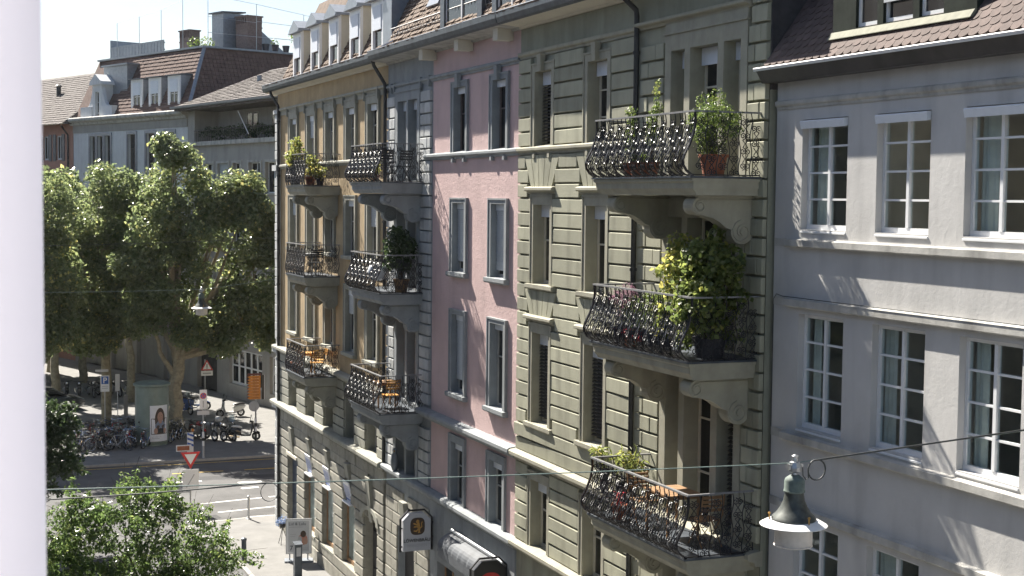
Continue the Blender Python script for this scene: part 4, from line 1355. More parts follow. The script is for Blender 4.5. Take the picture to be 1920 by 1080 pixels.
# carved stone dormer with side scrolls
sx = 13.6
m = MB(); m.box(-0.05, 0.4, sx - 0.75, sx - 0.30, 18.9, 21.2); m.box(-0.05, 0.4, sx + 0.30, sx + 0.75, 18.9, 21.2); m.box(-0.048, 0.4, sx - 0.3, sx + 0.3, 20.7, 21.2)
m.prism([(-0.2, sx - 1.0, 21.2), (-0.2, sx + 1.0, 21.2), (-0.2, sx + 0.9, 21.45), (-0.2, sx, 22.0), (-0.2, sx - 0.9, 21.45)], (2.2, 0, 0))
m.box(-0.15, 0.3, sx - 2.6, sx - 0.752, 18.87, 19.6); m.box(-0.15, 0.3, sx + 0.752, sx + 2.6, 18.87, 19.6); m.box(0.41, 2.0, sx - 0.7, sx + 0.7, 18.9, 21.2)
for s in (-1, 1):
    pts = [(-0.02, sx + s * 0.75, 21.0)] + [(-0.02, sx + s * (0.75 + 1.0 * q), 21.0 - 1.4 * (1 - (1 - q) ** 2.2)) for q in (0.2, 0.4, 0.6, 0.8, 1.0)] + [(-0.02, sx + s * 0.75, 19.6)]
    m.prism(pts, (0.25, 0, 0))
m.build('stone_dormer', 'white_brick', MH)
window(MH, 0.0, sx - 0.3, sx + 0.3, 19.1, 20.7, inset=0.1, cols=1, rows=2, fr=0.04)
def brick_chimney(y, x, w, d, z0, z1):
    m = MB(); m.box(x, x + d, y - w / 2, y + w / 2, z0, z1)
    for k in range(6):
        yy = y - w / 2 + 0.06 + k * (w - 0.16) / 5
        m.box(x - 0.03, x + d + 0.03, yy - 0.03, yy + 0.07, z1, z1 + 0.45)
    m.box(x - 0.08, x + d + 0.08, y - w / 2 - 0.08, y + w / 2 + 0.08, z1 + 0.45, z1 + 0.55)
    m.box(x - 0.03, x + d + 0.03, y - w / 2 - 0.03, y + w / 2 + 0.03, z1 - 0.35, z1 - 0.25)
    m.build('chimney', 'brick_red', MH)
brick_chimney(6.2, 3.2, 1.5, 0.8, zt, 24.4)
brick_chimney(3.0, 6.0, 1.6, 1.2, zt, 25.4)
m = MB(); m.prism([(5.2, 4.2, zt), (5.2, 4.2, 26.2), (6.9, 4.2, 26.2), (11.0, 4.2, zt)], (0, 1.6, 0)); m.build('stair_head', 'zinc_light', MH)
m = MB(); m.prism([(5.0, 4.05, 26.2), (5.0, 5.95, 26.2), (7.0, 5.95, 26.3), (7.0, 4.05, 26.3)], (0, 0, 0.1)); m.build('stair_head_roof', 'zinc', MH)
m = MB()
for i in range(17): m.box(2.5, 2.54, 8.0 + i * 0.5, 8.0 + i * 0.5 + 0.42, zt + 0.15, 24.35)
m.box(2.54, 2.6, 8.0, 16.5, zt + 0.3, zt + 0.4); m.box(2.54, 2.6, 8.0, 16.5, 24.1, 24.2); m.box(2.5, 7.0, 16.5, 16.6, zt + 0.15, 24.9)
m.build('terrace_screen', 'zinc_light', MH)
m = MB()
pp = [(2.4, 15.2), (2.4, 11.6), (2.4, 8.2), (2.4, 5.0), (2.6, 1.8), (6.5, 1.8), (10.5, 1.8), (12.8, 1.8)]
hs = [26.1, 26.3, 26.5, 26.9, 27.0, 26.7, 26.3, 26.0]
for (x, y), h in zip(pp, hs): m.tube([(x, y, zt), (x, y, h)], 0.022, 5)
for i in range(7): m.tube([(*pp[i], hs[i]), (*pp[i + 1], hs[i + 1])], 0.014, 4)
for i in range(4, 7):
    m.tube([(*pp[i], zt + 1.1), (*pp[i + 1], zt + 1.1)], 0.02, 4); m.tube([(*pp[i], 25.5), (*pp[i + 1], 25.4)], 0.015, 4)
m.build('terrace_frame', 'steel', MH)
m = MB()
for x in (7.3, 8.1, 9.0, 9.9, 10.7, 11.6): m.lathe([(0.2, 0), (0.28, 0.5)], (x, 1.85, zt + 0.15), 8)
m.build('terrace_pots', 'dark_pot', MH)
me = clump_leaves('terrace_plants', 'leaf_bush', [(9.9, 1.85, 24.6, 0.5), (11.6, 1.85, 24.3, 0.35), (3.0, 4.4, 23.9, 0.5), (3.2, 3.0, 23.8, 0.5), (8.1, 1.85, 24.1, 0.25)], 40, 0.18, 5)
link('terrace_plants', me, MH)['kind'] = 'stuff'

# beige house with the open loggia
LH = local_thing('corner_house', 'beige house with brown tiled roof and shaded plant loggia right of the plane trees', 'house', C0, math.radians(12.7))
l0, l1 = -30.0, -0.02
lw = [(-t1, -t0, 13.25, 15.15) for t0, t1 in ((2.9, 4.3), (5.0, 6.7), (7.4, 8.6), (9.8, 11.5), (12.2, 14.0), (15, 16.7), (18, 19.7))]
lw2 = [(a, b, 9.6, 11.7) for a, b, _, _ in lw] + [(a, b, 6.2, 8.2) for a, b, _, _ in lw]
gw_ = [(-11.7, -6.8, 0.95, 3.25), (-17.6, -12.8, 0.95, 3.25), (-4.8, -1.5, 0.1, 3.5)]
wall(LH, 0, l0, l1, 0, 16.6, lw + lw2 + gw_, 0.35, 'beige_plaster')
MB().box(0.4, 12, l0, l1 - 0.01, 0, 16.5).build('house_body', 'beige_plaster', LH)
m = MB(); m.box(1.7, 12, l0, l1 - 0.012, 16.5, 18.85); m.build('loggia_back_wall', 'beige_plaster', LH)
m = MB(); m.box(0.0, 1.7, -1.2, -0.03, 16.6, 18.85); m.box(0.0, 1.7, -30, -29, 16.6, 18.85); m.build('loggia_end_wall', 'beige_plaster', LH)
m = MB(); m.box(-0.25, 0.3, l0, l1, 16.35, 16.62); m.build('loggia_ledge', 'grey_trim', LH)
for a, b in ((-7.6, -5.9), (-10.6, -9.6), (-13.2, -11.8), (-17, -15.5)):
    window(LH, 1.6, a, b, 16.7, 18.5, inset=0.03, cols=2, rows=1, frame='white_paint' if a < -11 else 'grey_trim', glass='dark_glass')
m = MB()
for i in range(80): m.tube([(-0.05, -1.3 - i * 0.35, 16.62), (-0.05, -1.3 - i * 0.35, 17.35)], 0.012, 4)
m.tube([(-0.05, -1.2, 17.36), (-0.05, -29, 17.36)], 0.03, 5); m.build('loggia_railing', 'iron', LH)
cl = []
rr = random.Random(3)
for i in range(34):
    cl.append((0.35 + rr.uniform(-0.1, 0.3), -1.6 - i * 0.38, 17.05 + rr.uniform(-0.1, 0.35), rr.uniform(0.2, 0.4)))
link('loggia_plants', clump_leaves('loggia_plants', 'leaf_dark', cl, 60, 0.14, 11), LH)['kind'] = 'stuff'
m = MB(); m.tube([(-0.2, -8.6, 18.4), (-0.25, -10.3, 16.9)], 0.035, 5); m.build('awning_arm', 'white_paint', LH)
for a, b, z0, z1 in lw + lw2:
    window(LH, 0, a, b, z0, z1, inset=0.2, cols=2, rows=1, frame='white_paint', curtain=None, blind=0.0, shutter=(1.7 if int(-a * 7) % 3 == 1 else 0))
    m = MB(); m.box(-0.05, 0.02, a - 0.16, a + 0.003, z0 - 0.1, z1 + 0.15); m.box(-0.05, 0.02, b - 0.003, b + 0.16, z0 - 0.1, z1 + 0.15); m.box(-0.048, 0.02, a + 0.003, b - 0.003, z1 - 0.003, z1 + 0.15); m.box(-0.12, 0.05, a + 0.003, b - 0.003, z0 - 0.1, z0 + 0.003)
    m.build('window_surround', 'grey_trim', LH)
for a, b, z0, z1 in gw_[:2]:
    window(LH, 0, a, b, z0, z1, inset=0.2, cols=5, bar_at=(0.52,), fr=0.12, bar=0.1, frame='white_paint')
MB().box(0.3, 0.34, -4.78, -1.52, 0.12, 3.48).build('gateway', 'dark_room', LH)
m = MB()
for p in ([(-0.9, l0, 18.9), (-0.9, 0.5, 18.9), (4.6, -4.2, 21.6), (4.6, l0, 21.6)], [(-0.9, 0.5, 18.9), (11, 0.5, 18.9), (4.6, -4.2, 21.6)], [(4.6, l0, 21.6), (4.6, -4.2, 21.6), (11, 0.5, 18.9), (11, l0, 18.9)]):
    m.poly(p)
m.box(-0.85, 1.7, l0, 0.3, 18.72, 18.86)
LR = m.build('roof', 'roof_grey', LH)
m = MB(); vl = math.hypot(5.5, 2.7)
tile_sheet(m, (-0.92, 0.5, 18.92), (0, -1, 0), (5.5, 0, 2.7), lambda t: (4.7 * t, 22), vl, 0.26, 0.33, 0.05, 0.3)
m.build('roof_tiles', 'roof_grey', LR, kind='stuff')
m = MB(); m.prism_y([(-0.92, 18.84), (-1.06, 18.88), (-1.08, 19.0), (-0.93, 18.94)], l0, 0.55); m.build('gutter', 'zinc_light', LH)
m = MB(); m.tube([(2.4, -6.2, 19.9), (2.4, -6.2, 20.9)], 0.16, 8); m.build('roof_vent', 'zinc_light', LR)

# salmon house at the far left
dx, dy = -math.sin(math.radians(19.3)), math.cos(math.radians(19.3))
SH = local_thing('corner_house', 'salmon pink house with brown tiled roof at the far left behind trees', 'house', (C0[0] + dx * 17.85, C0[1] + dy * 17.85, 0), math.radians(19.3))
sw = [(2.0 + 2.4 * i, 3.1 + 2.4 * i, z0, z1) for i in range(8) for z0, z1 in ((15.7, 17.6), (12.3, 14.3), (9, 11), (5.6, 7.6))]
wall(SH, 0, 0.02, 24, 0, 18.5, sw, 0.3, 'salmon_plaster')
MB().box(0.32, 12, 0.03, 24, 0, 18.5).build('house_body', 'salmon_plaster', SH)
for a, b, z0, z1 in sw:
    window(SH, 0, a, b, z0, z1, inset=0.12, cols=2, rows=1, fr=0.1, frame='white_paint')
    m = MB(); m.box(-0.05, 0.02, a - 0.5, a + 0.003, z0 - 0.1, z1 + 0.1); m.box(-0.05, 0.02, b - 0.003, b + 0.5, z0 - 0.1, z1 + 0.1); m.build('shutters', 'zinc', SH)
m = MB(); m.poly([(-1.0, -0.3, 18.4), (-1.0, 24, 18.4), (6, 24, 23.2), (6, 0.5, 23.2)]); m.poly([(-1.0, -0.3, 18.4), (6, 0.5, 23.2), (12, -0.3, 18.4)]); m.poly([(6, 0.5, 23.2), (6, 24, 23.2), (12, 24, 18.4), (12, -0.3, 18.4)])
SR = m.build('roof', 'roof_grey', SH)
m = MB(); tile_sheet(m, (-1.0, -0.3, 18.43), (0, 1, 0), (7.0, 0, 4.8), lambda t: (0.8 * t, 24), math.hypot(7, 4.8), 0.3, 0.36, 0.05, 0.3); m.build('roof_tiles', 'roof_grey', SR, kind='stuff')
m = MB(); m.tube([(-0.7, 0.6, 18.3), (-0.12, 0.7, 17.6), (-0.12, 0.7, 8)], 0.07, 6); m.build('downpipe', 'dark_pipe', SH)
m = MB(); m.lathe([(0.2, 0), (0.2, 0.9), (0.3, 0.95), (0.1, 1.1)], (3.0, 9.2, 21.0), 8); m.build('roof_vent', 'dark_pipe', SR)

# unseen houses on the camera's own side, mirrored opposite and raised to block sky
for k, (y0, y1, h, lab, mt) in enumerate(((4.0, 54.0, 18.5, 'unseen long beige house on the camera side of the street', 'beige_plaster'), (90.0, 140.0, 17.0, 'unseen brown plastered house across the square on the camera side', 'grey_trim'))):
    OH = thing('town_house', lab, 'house', (-3.2, y0, 0))
    hol = []
    y = y0 + 2
    while y < y1 - 2:
        for z in (1.0, 4.6, 8.0, 11.4): hol.append((y, y + 1.1, z, z + 1.9))
        y += 2.7
    m = MB()
    ys = sorted(set([y0, y1] + [q for h_ in hol for q in h_[:2]])); zs = sorted(set([0, h] + [q for h_ in hol for q in h_[2:]]))
    X = -3.2
    for i in range(len(ys) - 1):
        for j in range(len(zs) - 1):
            yc, zc = (ys[i] + ys[i + 1]) / 2, (zs[j] + zs[j + 1]) / 2
            if not any(q[0] < yc < q[1] and q[2] < zc < q[3] for q in hol):
                m.quad((X, ys[i], zs[j]), (X, ys[i + 1], zs[j]), (X, ys[i + 1], zs[j + 1]), (X, ys[i], zs[j + 1]))
    for a, b, c, d in hol:
        m.quad((X, a, c), (X - 0.25, a, c), (X - 0.25, a, d), (X, a, d)); m.quad((X, b, c), (X - 0.25, b, c), (X - 0.25, b, d), (X, b, d)); m.quad((X, a, c), (X, b, c), (X - 0.25, b, c), (X - 0.25, a, c)); m.quad((X, a, d), (X, b, d), (X - 0.25, b, d), (X - 0.25, a, d))
    m.build('wall', mt, OH)
    MB().box(X - 10, X - 0.26, y0, y1, 0, h).build('house_body', 'dark_room', OH)
    m = MB(); m.prism_y([(X + 0.6, h), (X + 0.6, h + 0.25), (X - 5, h + 3.2), (X - 10, h + 0.2), (X - 10, h)], y0, y1); m.build('roof', 'roof_grey', OH)

# ------------------------------------------------------------------ thin haze volume added to lift dark tones like a lens veil
hz = MB(); hz.box(-460, 460, -260, 960, -1.2, 34.0)
hm = bpy.data.materials.new('haze_air'); hm.use_nodes = True
for nn_ in list(hm.node_tree.nodes):
    if nn_.type != 'OUTPUT_MATERIAL': hm.node_tree.nodes.remove(nn_)
vol = hm.node_tree.nodes.new('ShaderNodeVolumePrincipled')
vol.inputs['Color'].default_value = (0.92, 0.95, 1.0, 1)
vol.inputs['Density'].default_value = 0.00008
vol.inputs['Anisotropy'].default_value = 0.35
hm.node_tree.links.new(vol.outputs[0], hm.node_tree.nodes['Material Output'].inputs['Volume'])
MATS['haze_air'] = hm
tag(hz.build('haze', 'haze_air'), kind='stuff')

# ------------------------------------------------------------------ trees
def tree(name, label, base, lobes, leaf, size, per_m2, clump_r, per_lobe, seed, limbs, trunk_r, bark='bark', group=None, aspect=0.75, sprays=0, spray_len=0.8, spray_n=5, stretch=1.0):
    T = thing(name, label, 'tree', base, 0, group)
    rng = random.Random(seed)
    m = MB()
    bx, by, bz = base
    for path, r0, r1 in limbs:
        pts = [Vector(p) for p in path]
        fine = []
        for i in range(len(pts) - 1):
            for q in range(4):
                t = q / 4
                p = pts[i].lerp(pts[i + 1], t)
                w = 0.10 * min(1.0, r0 * 3)
                fine.append(p + Vector((rng.uniform(-w, w), rng.uniform(-w, w), 0)) * (1 if (i or q) else 0))
        fine.append(pts[-1])
        n = len(fine)
        m.tube(fine, [r0 + (r1 - r0) * (i / (n - 1)) for i in range(n)], 9)
    # thinner boughs reaching into every lobe
    hub = Vector(limbs[0][0][-1])
    clumps = []
    for (x, y, z, r) in lobes:
        m.tube([hub, hub.lerp(Vector((x, y, z)), 0.55) + Vector((rng.uniform(-0.3, 0.3), rng.uniform(-0.3, 0.3), -0.2)), Vector((x, y, z))], [trunk_r * 0.45, trunk_r * 0.28, trunk_r * 0.08], 6)
        tone = rng.uniform(-0.08, 0.08)
        for i in range(per_lobe):
            d = Vector((rng.gauss(0, 1), rng.gauss(0, 1), rng.gauss(0, 1))).normalized()
            q = rng.uniform(0.45, 1.0) ** 0.6
            cr = clump_r * rng.uniform(0.6, 1.25)
            p = Vector((x, y, z)) + Vector((d.x, d.y, d.z * stretch)) * (r * q - cr * 0.4)
            clumps.append((p.x, p.y, p.z, cr, tone + rng.uniform(-0.1, 0.12)))
            if i % 3 == 0:
                m.tube([Vector((x, y, z)), p], [trunk_r * 0.10, trunk_r * 0.02], 4)
        for i in range(sprays):
            d = Vector((rng.gauss(0, 1), rng.gauss(0, 1), rng.gauss(0.35, 0.8))).normalized()
            p0 = Vector((x, y, z)) + d * (r * 0.85)
            for j in range(spray_n):
                p = p0 + d * (spray_len * j / spray_n) + Vector((0, 0, -0.05 * j))
                clumps.append((p.x, p.y, p.z, clump_r * (0.5 - 0.06 * j), tone + 0.1))
            m.tube([p0 - d * r * 0.3, p0 + d * spray_len], [trunk_r * 0.06, 0.004], 4)
    m.build('trunk', bark, T, smooth=True)
    me = clump_leaves('crown', leaf, clumps, per_m2, size, seed, origin=base, aspect=aspect)
    link('crown', me, T)
    return T
tree('plane_tree', 'large plane tree with forked mottled trunk behind the poster column', (12.84, 79.8, 0.1),
     [(12.7, 79.2, 14.0, 2.2), (12.6, 79.2, 15.4, 1.0), (11.6, 79.0, 11.6, 1.9), (16.3, 79.2, 11.9, 2.3), (14.6, 78.6, 10.4, 2.6), (16.9, 79.0, 8.6, 2.1), (12.3, 78.6, 9.0, 2.0), (14.4, 79.5, 7.4, 2.2), (17.3, 79.4, 6.8, 1.4), (16.0, 78.6, 6.6, 1.5), (11.4, 79.4, 7.2, 1.5), (13.0, 78.8, 11.2, 2.0), (13.4, 78.6, 6.0, 1.2), (15.2, 79.0, 5.4, 1.3), (17.9, 79.2, 5.5, 1.0), (17.6, 79.0, 10.2, 1.3), (10.6, 79.2, 9.6, 1.5), (16.4, 79.2, 13.4, 1.2), (17.5, 79.2, 11.6, 1.1), (15.0, 78.8, 12.4, 1.3)],
     'leaf_plane', 0.19, 40, 0.68, 17, 21,
     [([(12.84, 79.8, 0.0), (12.75, 79.8, 2.2), (12.9, 79.7, 4.2)], 0.42, 0.34), ([(12.9, 79.7, 4.0), (13.9, 79.6, 6.0), (15.4, 79.3, 8.6)], 0.26, 0.14), ([(12.85, 79.7, 4.0), (12.5, 79.5, 6.5), (12.5, 79.3, 10.5)], 0.26, 0.13), ([(12.8, 79.7, 3.0), (11.9, 79.6, 4.6), (11.5, 79.5, 6.6)], 0.16, 0.08)], 0.36)
tree('plane_tree', 'plane tree with straight slender trunk behind the blue parking sign', (9.5, 83.8, 0.1),
     [(9.2, 83.6, 12.9, 2.3), (10.9, 83.0, 12.9, 1.9), (7.9, 83.2, 11.6, 2.2), (8.0, 83.0, 8.9, 2.2), (10.2, 82.6, 10.2, 2.1), (10.6, 82.8, 7.9, 1.7), (9.0, 83.0, 6.5, 1.5), (7.0, 83.5, 7.3, 1.6), (9.3, 83.0, 10.0, 1.9), (8.1, 83.0, 5.4, 1.3), (10.4, 82.8, 5.9, 1.3), (7.2, 83.0, 9.6, 1.6), (9.2, 83.0, 5.0, 0.9)],
     'leaf_plane', 0.19, 40, 0.68, 17, 33,
     [([(9.5, 83.8, 0.0), (9.55, 83.8, 3.0), (9.5, 83.7, 5.6)], 0.30, 0.24), ([(9.5, 83.7, 5.4), (8.6, 83.4, 8.0), (8.0, 83.2, 10.5)], 0.17, 0.08), ([(9.5, 83.7, 5.4), (10.2, 83.2, 8.0), (10.6, 83.0, 11.0)], 0.17, 0.08)], 0.28)
tree('plane_tree', 'leaning plane tree cut off by the left edge beside the white frame', (4.6, 78.6, 0.1),
     [(5.9, 78.2, 12.6, 1.9), (4.7, 78.2, 11.0, 2.3), (3.7, 78.6, 12.4, 2.1), (6.1, 78.0, 9.6, 1.8), (4.4, 78.0, 8.0, 2.0), (5.9, 78.0, 7.0, 1.3), (2.8, 78.5, 9.5, 2.2), (5.3, 78.0, 5.6, 1.2), (6.4, 78.0, 5.9, 1.0), (4.0, 78.0, 6.0, 1.5), (6.9, 78.2, 8.3, 1.3)],
     'leaf_plane', 0.19, 40, 0.68, 17, 44,
     [([(4.6, 78.6, 0.0), (5.1, 78.5, 2.6), (5.9, 78.4, 5.2)], 0.32, 0.2), ([(5.9, 78.4, 5.0), (6.6, 78.2, 7.5), (6.2, 78.1, 9.5)], 0.17, 0.08), ([(5.2, 78.5, 3.4), (4.5, 78.4, 6.5), (4.1, 78.3, 9.0)], 0.18, 0.08)], 0.3)
tree('plane_tree', 'plane tree added farther back to shade ground behind the arcade motorcycles', (7.6, 93.0, 0.1),  # added farther back to shade the bright ground
     [(7.8, 92.8, 12.6, 2.5), (6.2, 92.6, 11.4, 2.2), (9.3, 92.8, 11.4, 2.1), (7.2, 92.4, 9.0, 2.3), (9.0, 92.5, 8.6, 2.0), (5.6, 92.6, 8.4, 1.9), (7.8, 92.6, 7.0, 1.6)],
     'leaf_plane', 0.28, 26, 0.8, 15, 47,
     [([(7.6, 93.0, 0.0), (7.6, 92.9, 3.0), (7.7, 92.8, 6.0)], 0.3, 0.2)], 0.28)
tree('plane_tree', 'plane tree added for shade close to the white brick house front', (12.0, 92.6, 0.1),  # likewise added to darken the ground before the house
     [(12.0, 92.4, 11.6, 2.4), (10.6, 92.2, 10.2, 2.1), (13.4, 92.4, 10.2, 2.1), (11.8, 92.2, 8.4, 2.2), (13.2, 92.2, 7.6, 1.8), (10.6, 92.2, 7.6, 1.7)],
     'leaf_plane', 0.28, 26, 0.8, 15, 48,
     [([(12.0, 92.6, 0.0), (12.0, 92.5, 3.0), (12.0, 92.4, 6.0)], 0.28, 0.2)], 0.26)
for k, (x, y, lab) in enumerate(((6.6, 104.0, 'plane tree added for ground shade before the salmon house'), (10.2, 103.0, 'plane tree added for ground shade before the left end of the white brick house'), (5.0, 111.5, 'farthest added shade tree at the left under the salmon house eaves'), (8.6, 110.0, 'hidden plane tree added for shade against the salmon house downpipe'))):  # trees added behind the front crowns to shade the ground
    tree('plane_tree', lab, (x, y, 0.1), [(x + 0.1, y, 11.6, 2.5), (x - 1.6, y, 10.2, 2.2), (x + 1.6, y, 10.0, 2.2), (x, y - 0.4, 7.6, 2.3), (x + 1.4, y, 6.0, 1.7), (x - 1.4, y, 6.2, 1.7)],
         'leaf_plane', 0.3, 20, 0.85, 13, 60 + k, [([(x, y, 0.0), (x, y, 2.6), (x + 0.1, y, 5.5)], 0.3, 0.2)], 0.28)
tree('street_tree', 'young leafy street tree in the lower left foreground with glossy leaves', (5.6, 40.6, 0.0),
     [(5.6, 40.2, 3.7, 1.25), (4.6, 40.0, 3.3, 1.1), (6.7, 40.0, 3.5, 1.0), (3.6, 40.2, 3.1, 0.9), (7.4, 40.2, 3.1, 0.8), (5.2, 39.8, 2.4, 1.1), (6.4, 39.8, 2.3, 1.0), (4.2, 40.2, 2.1, 1.0), (5.0, 40.4, 4.5, 0.75), (6.1, 40.3, 4.5, 0.6), (3.2, 40.0, 2.2, 0.8), (7.1, 39.9, 1.9, 0.8), (3.1, 40.2, 3.9, 0.8), (2.6, 40.0, 2.9, 0.9), (3.9, 40.4, 4.3, 0.7), (2.9, 39.9, 1.6, 0.8)],
     'leaf_near', 0.11, 85, 0.32, 10, 55,
     [([(5.6, 40.6, 0.0), (5.55, 40.5, 1.2), (5.5, 40.3, 2.4)], 0.11, 0.08)], 0.09, 'dark_bark', aspect=0.55, sprays=10, spray_len=0.9)
tree('street_tree', 'dark bushy street tree at the left edge below the parked bicycles', (3.6, 56.0, 0.1),
     [(3.9, 56.0, 4.6, 1.25), (4.4, 55.8, 3.6, 1.15), (3.2, 56.0, 3.6, 1.3), (3.8, 55.8, 2.8, 1.1), (2.6, 56.0, 4.6, 1.2), (4.7, 55.9, 4.6, 0.6)],
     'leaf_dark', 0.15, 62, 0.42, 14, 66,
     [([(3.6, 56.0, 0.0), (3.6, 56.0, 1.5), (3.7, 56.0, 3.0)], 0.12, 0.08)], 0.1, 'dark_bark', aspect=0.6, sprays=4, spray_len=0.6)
# ------------------------------------------------------------------ bicycles, scooters, motorcycles, car
def ring(m, c, r, t, n=20, k=5, axis='y'):
    pts = [(c[0] + r * math.cos(2 * math.pi * i / n), c[1], c[2] + r * math.sin(2 * math.pi * i / n)) for i in range(n)]
    m.tube(pts, t, k, closed=True)
def make_wheel(T, x, r, t=0.022, spokes=8, rimmat='chrome', hub=0.03):
    m = MB(); ring(m, (x, 0, r), r - t, t, 22, 6)
    w = m.build('wheel', 'rubber', T, smooth=True)
    q = MB(); ring(q, (x, 0, r), r - 2.1 * t, t * 0.45, 22, 4)
    for i in range(spokes):
        a = 2 * math.pi * i / spokes
        q.tube([(x, 0, r), (x + (r - 2 * t) * math.cos(a), 0, r + (r - 2 * t) * math.sin(a))], 0.005 if spokes > 6 else 0.02, 4)
    q.tube([(x, -0.05, r), (x, 0.05, r)], hub, 8)
    q.build('rim', rimmat, w)
def bicycle(label, group, frame):
    T = local_thing('bicycle', label, 'bicycle', (0, 0, 0), 0, group)
    make_wheel(T, -0.53, 0.34); make_wheel(T, 0.53, 0.34)
    m = MB()
    bb, st, hd, rw, fw = (-0.08, 0, 0.28), (-0.22, 0, 0.78), (0.34, 0, 0.80), (-0.53, 0, 0.34), (0.53, 0, 0.34)
    for a, b, r in ((bb, st, 0.018), (bb, (0.37, 0, 0.70), 0.02), (st, hd, 0.017), (hd, (0.40, 0, 0.64), 0.02)): m.tube([a, b], r, 6)
    for s in (-0.05, 0.05):
        m.tube([bb, (rw[0], s, rw[2])], 0.011, 5); m.tube([st, (rw[0], s, rw[2])], 0.010, 5); m.tube([(0.40, s * 0.6, 0.64), (fw[0], s, fw[2])], 0.012, 5)
    m.build('frame', frame, T, smooth=True)
    m = MB(); m.loft([(-0.36, 0, 0.93, 0.07, 0.03), (-0.25, 0, 0.94, 0.08, 0.03), (-0.08, 0, 0.93, 0.02, 0.02)], 8, 2.2); m.tube([st, (-0.25, 0, 0.92)], 0.013, 5); m.build('saddle', 'black_paint', T, smooth=True)
    m = MB(); m.tube([hd, (0.32, 0, 1.0)], 0.014, 5); m.tube([(0.18, -0.28, 1.02), (0.30, -0.2, 1.03), (0.34, 0, 1.0), (0.30, 0.2, 1.03), (0.18, 0.28, 1.02)], 0.013, 5); m.build('handlebar', 'chrome', T, smooth=True)
    m = MB()
    for x in (-0.53, 0.53):
        m.tube([(x + 0.365 * math.cos(a), 0, 0.34 + 0.365 * math.sin(a)) for a in [math.radians(20 + 150 * i / 9) for i in range(10)]], 0.018, 4)
    m.build('mudguard', 'chrome', T)
    m = MB(); m.box(-0.85, -0.3, -0.07, 0.07, 0.72, 0.735); m.tube([(-0.8, -0.06, 0.72), (-0.55, -0.06, 0.36)], 0.007, 4); m.tube([(-0.8, 0.06, 0.72), (-0.55, 0.06, 0.36)], 0.007, 4); m.build('carrier', 'black_paint', T)
    m = MB(); ring(m, (-0.08, 0.03, 0.28), 0.09, 0.008, 14, 4); m.tube([(-0.08, 0.05, 0.28), (0.06, 0.06, 0.19)], 0.01, 4); m.tube([(-0.08, -0.05, 0.28), (-0.22, -0.06, 0.37)], 0.01, 4); m.box(0.03, 0.10, 0.05, 0.14, 0.175, 0.195); m.box(-0.25, -0.18, -0.14, -0.05, 0.36, 0.38); m.build('crank', 'steel', T)
    m = MB(); m.ellipsoid((0.42, 0, 0.86), (0.06, 0.05, 0.05), 8, 6); m.build('lamp', 'chrome', T, smooth=True)
    return T
def place(T, x, y, rz, z=0.1, tilt=0.0):
    T.location = (x, y, z); T.rotation_euler = (tilt, 0, rz)
bike_protos = [('black_paint', 'black-framed bicycle in the crowded rack left of the poster column'), ('paint_silver', 'silver-framed bicycle in the crowded rack left of the poster column'),
               ('paint_red', 'red-framed bicycle in the crowded rack left of the poster column'), ('paint_blue', 'blue-framed bicycle in the crowded rack left of the poster column')]
protos = [bicycle(l, 'bicycles crowded beside the poster column', f) for f, l in bike_protos]
spots = []
br = random.Random(12)
for i in range(20):
    spots.append((6.9 + i * 0.20, 75.9 + br.uniform(-0.3, 0.6), math.radians(br.choice((65, 245)) + br.uniform(-22, 22)), i % 4))
for i in range(14):
    spots.append((7.2 + i * 0.34, 79.6 + br.uniform(-0.5, 0.5), math.radians(br.choice((50, 230)) + br.uniform(-30, 30)), (i * 3 + 1) % 4))
spots += [(9.15, 75.1, math.radians(-12), 1), (8.3, 75.4, math.radians(200), 0)]
used = set()
for x, y, a, k in spots:
    if k not in used: T = protos[k]; used.add(k)
    else: T = copy_tree(protos[k])
    place(T, x, y, a, 0.1, br.uniform(-0.12, 0.12))
bp = bicycle('bicycle leaning in the shade right of the big plane trunk', 'bicycles right of the plane trunk', 'black_paint')
for i, (x, y, a) in enumerate(((12.0, 77.3, 40), (12.5, 77.7, 60), (12.2, 78.2, 245), (12.8, 78.3, 70), (13.1, 78.0, 235), (12.3, 77.0, 55), (14.0, 88.0, 20), (14.9, 88.6, 200), (13.4, 89.0, 30))):
    T = bp if i == 0 else copy_tree(bp)
    if i >= 6: tag(T, 'bicycle in deep shade beyond the plane trunk near the dark gateway', None, 'bicycles near the dark gateway')
    place(T, x, y, math.radians(a), 0.1, br.uniform(-0.1, 0.1))

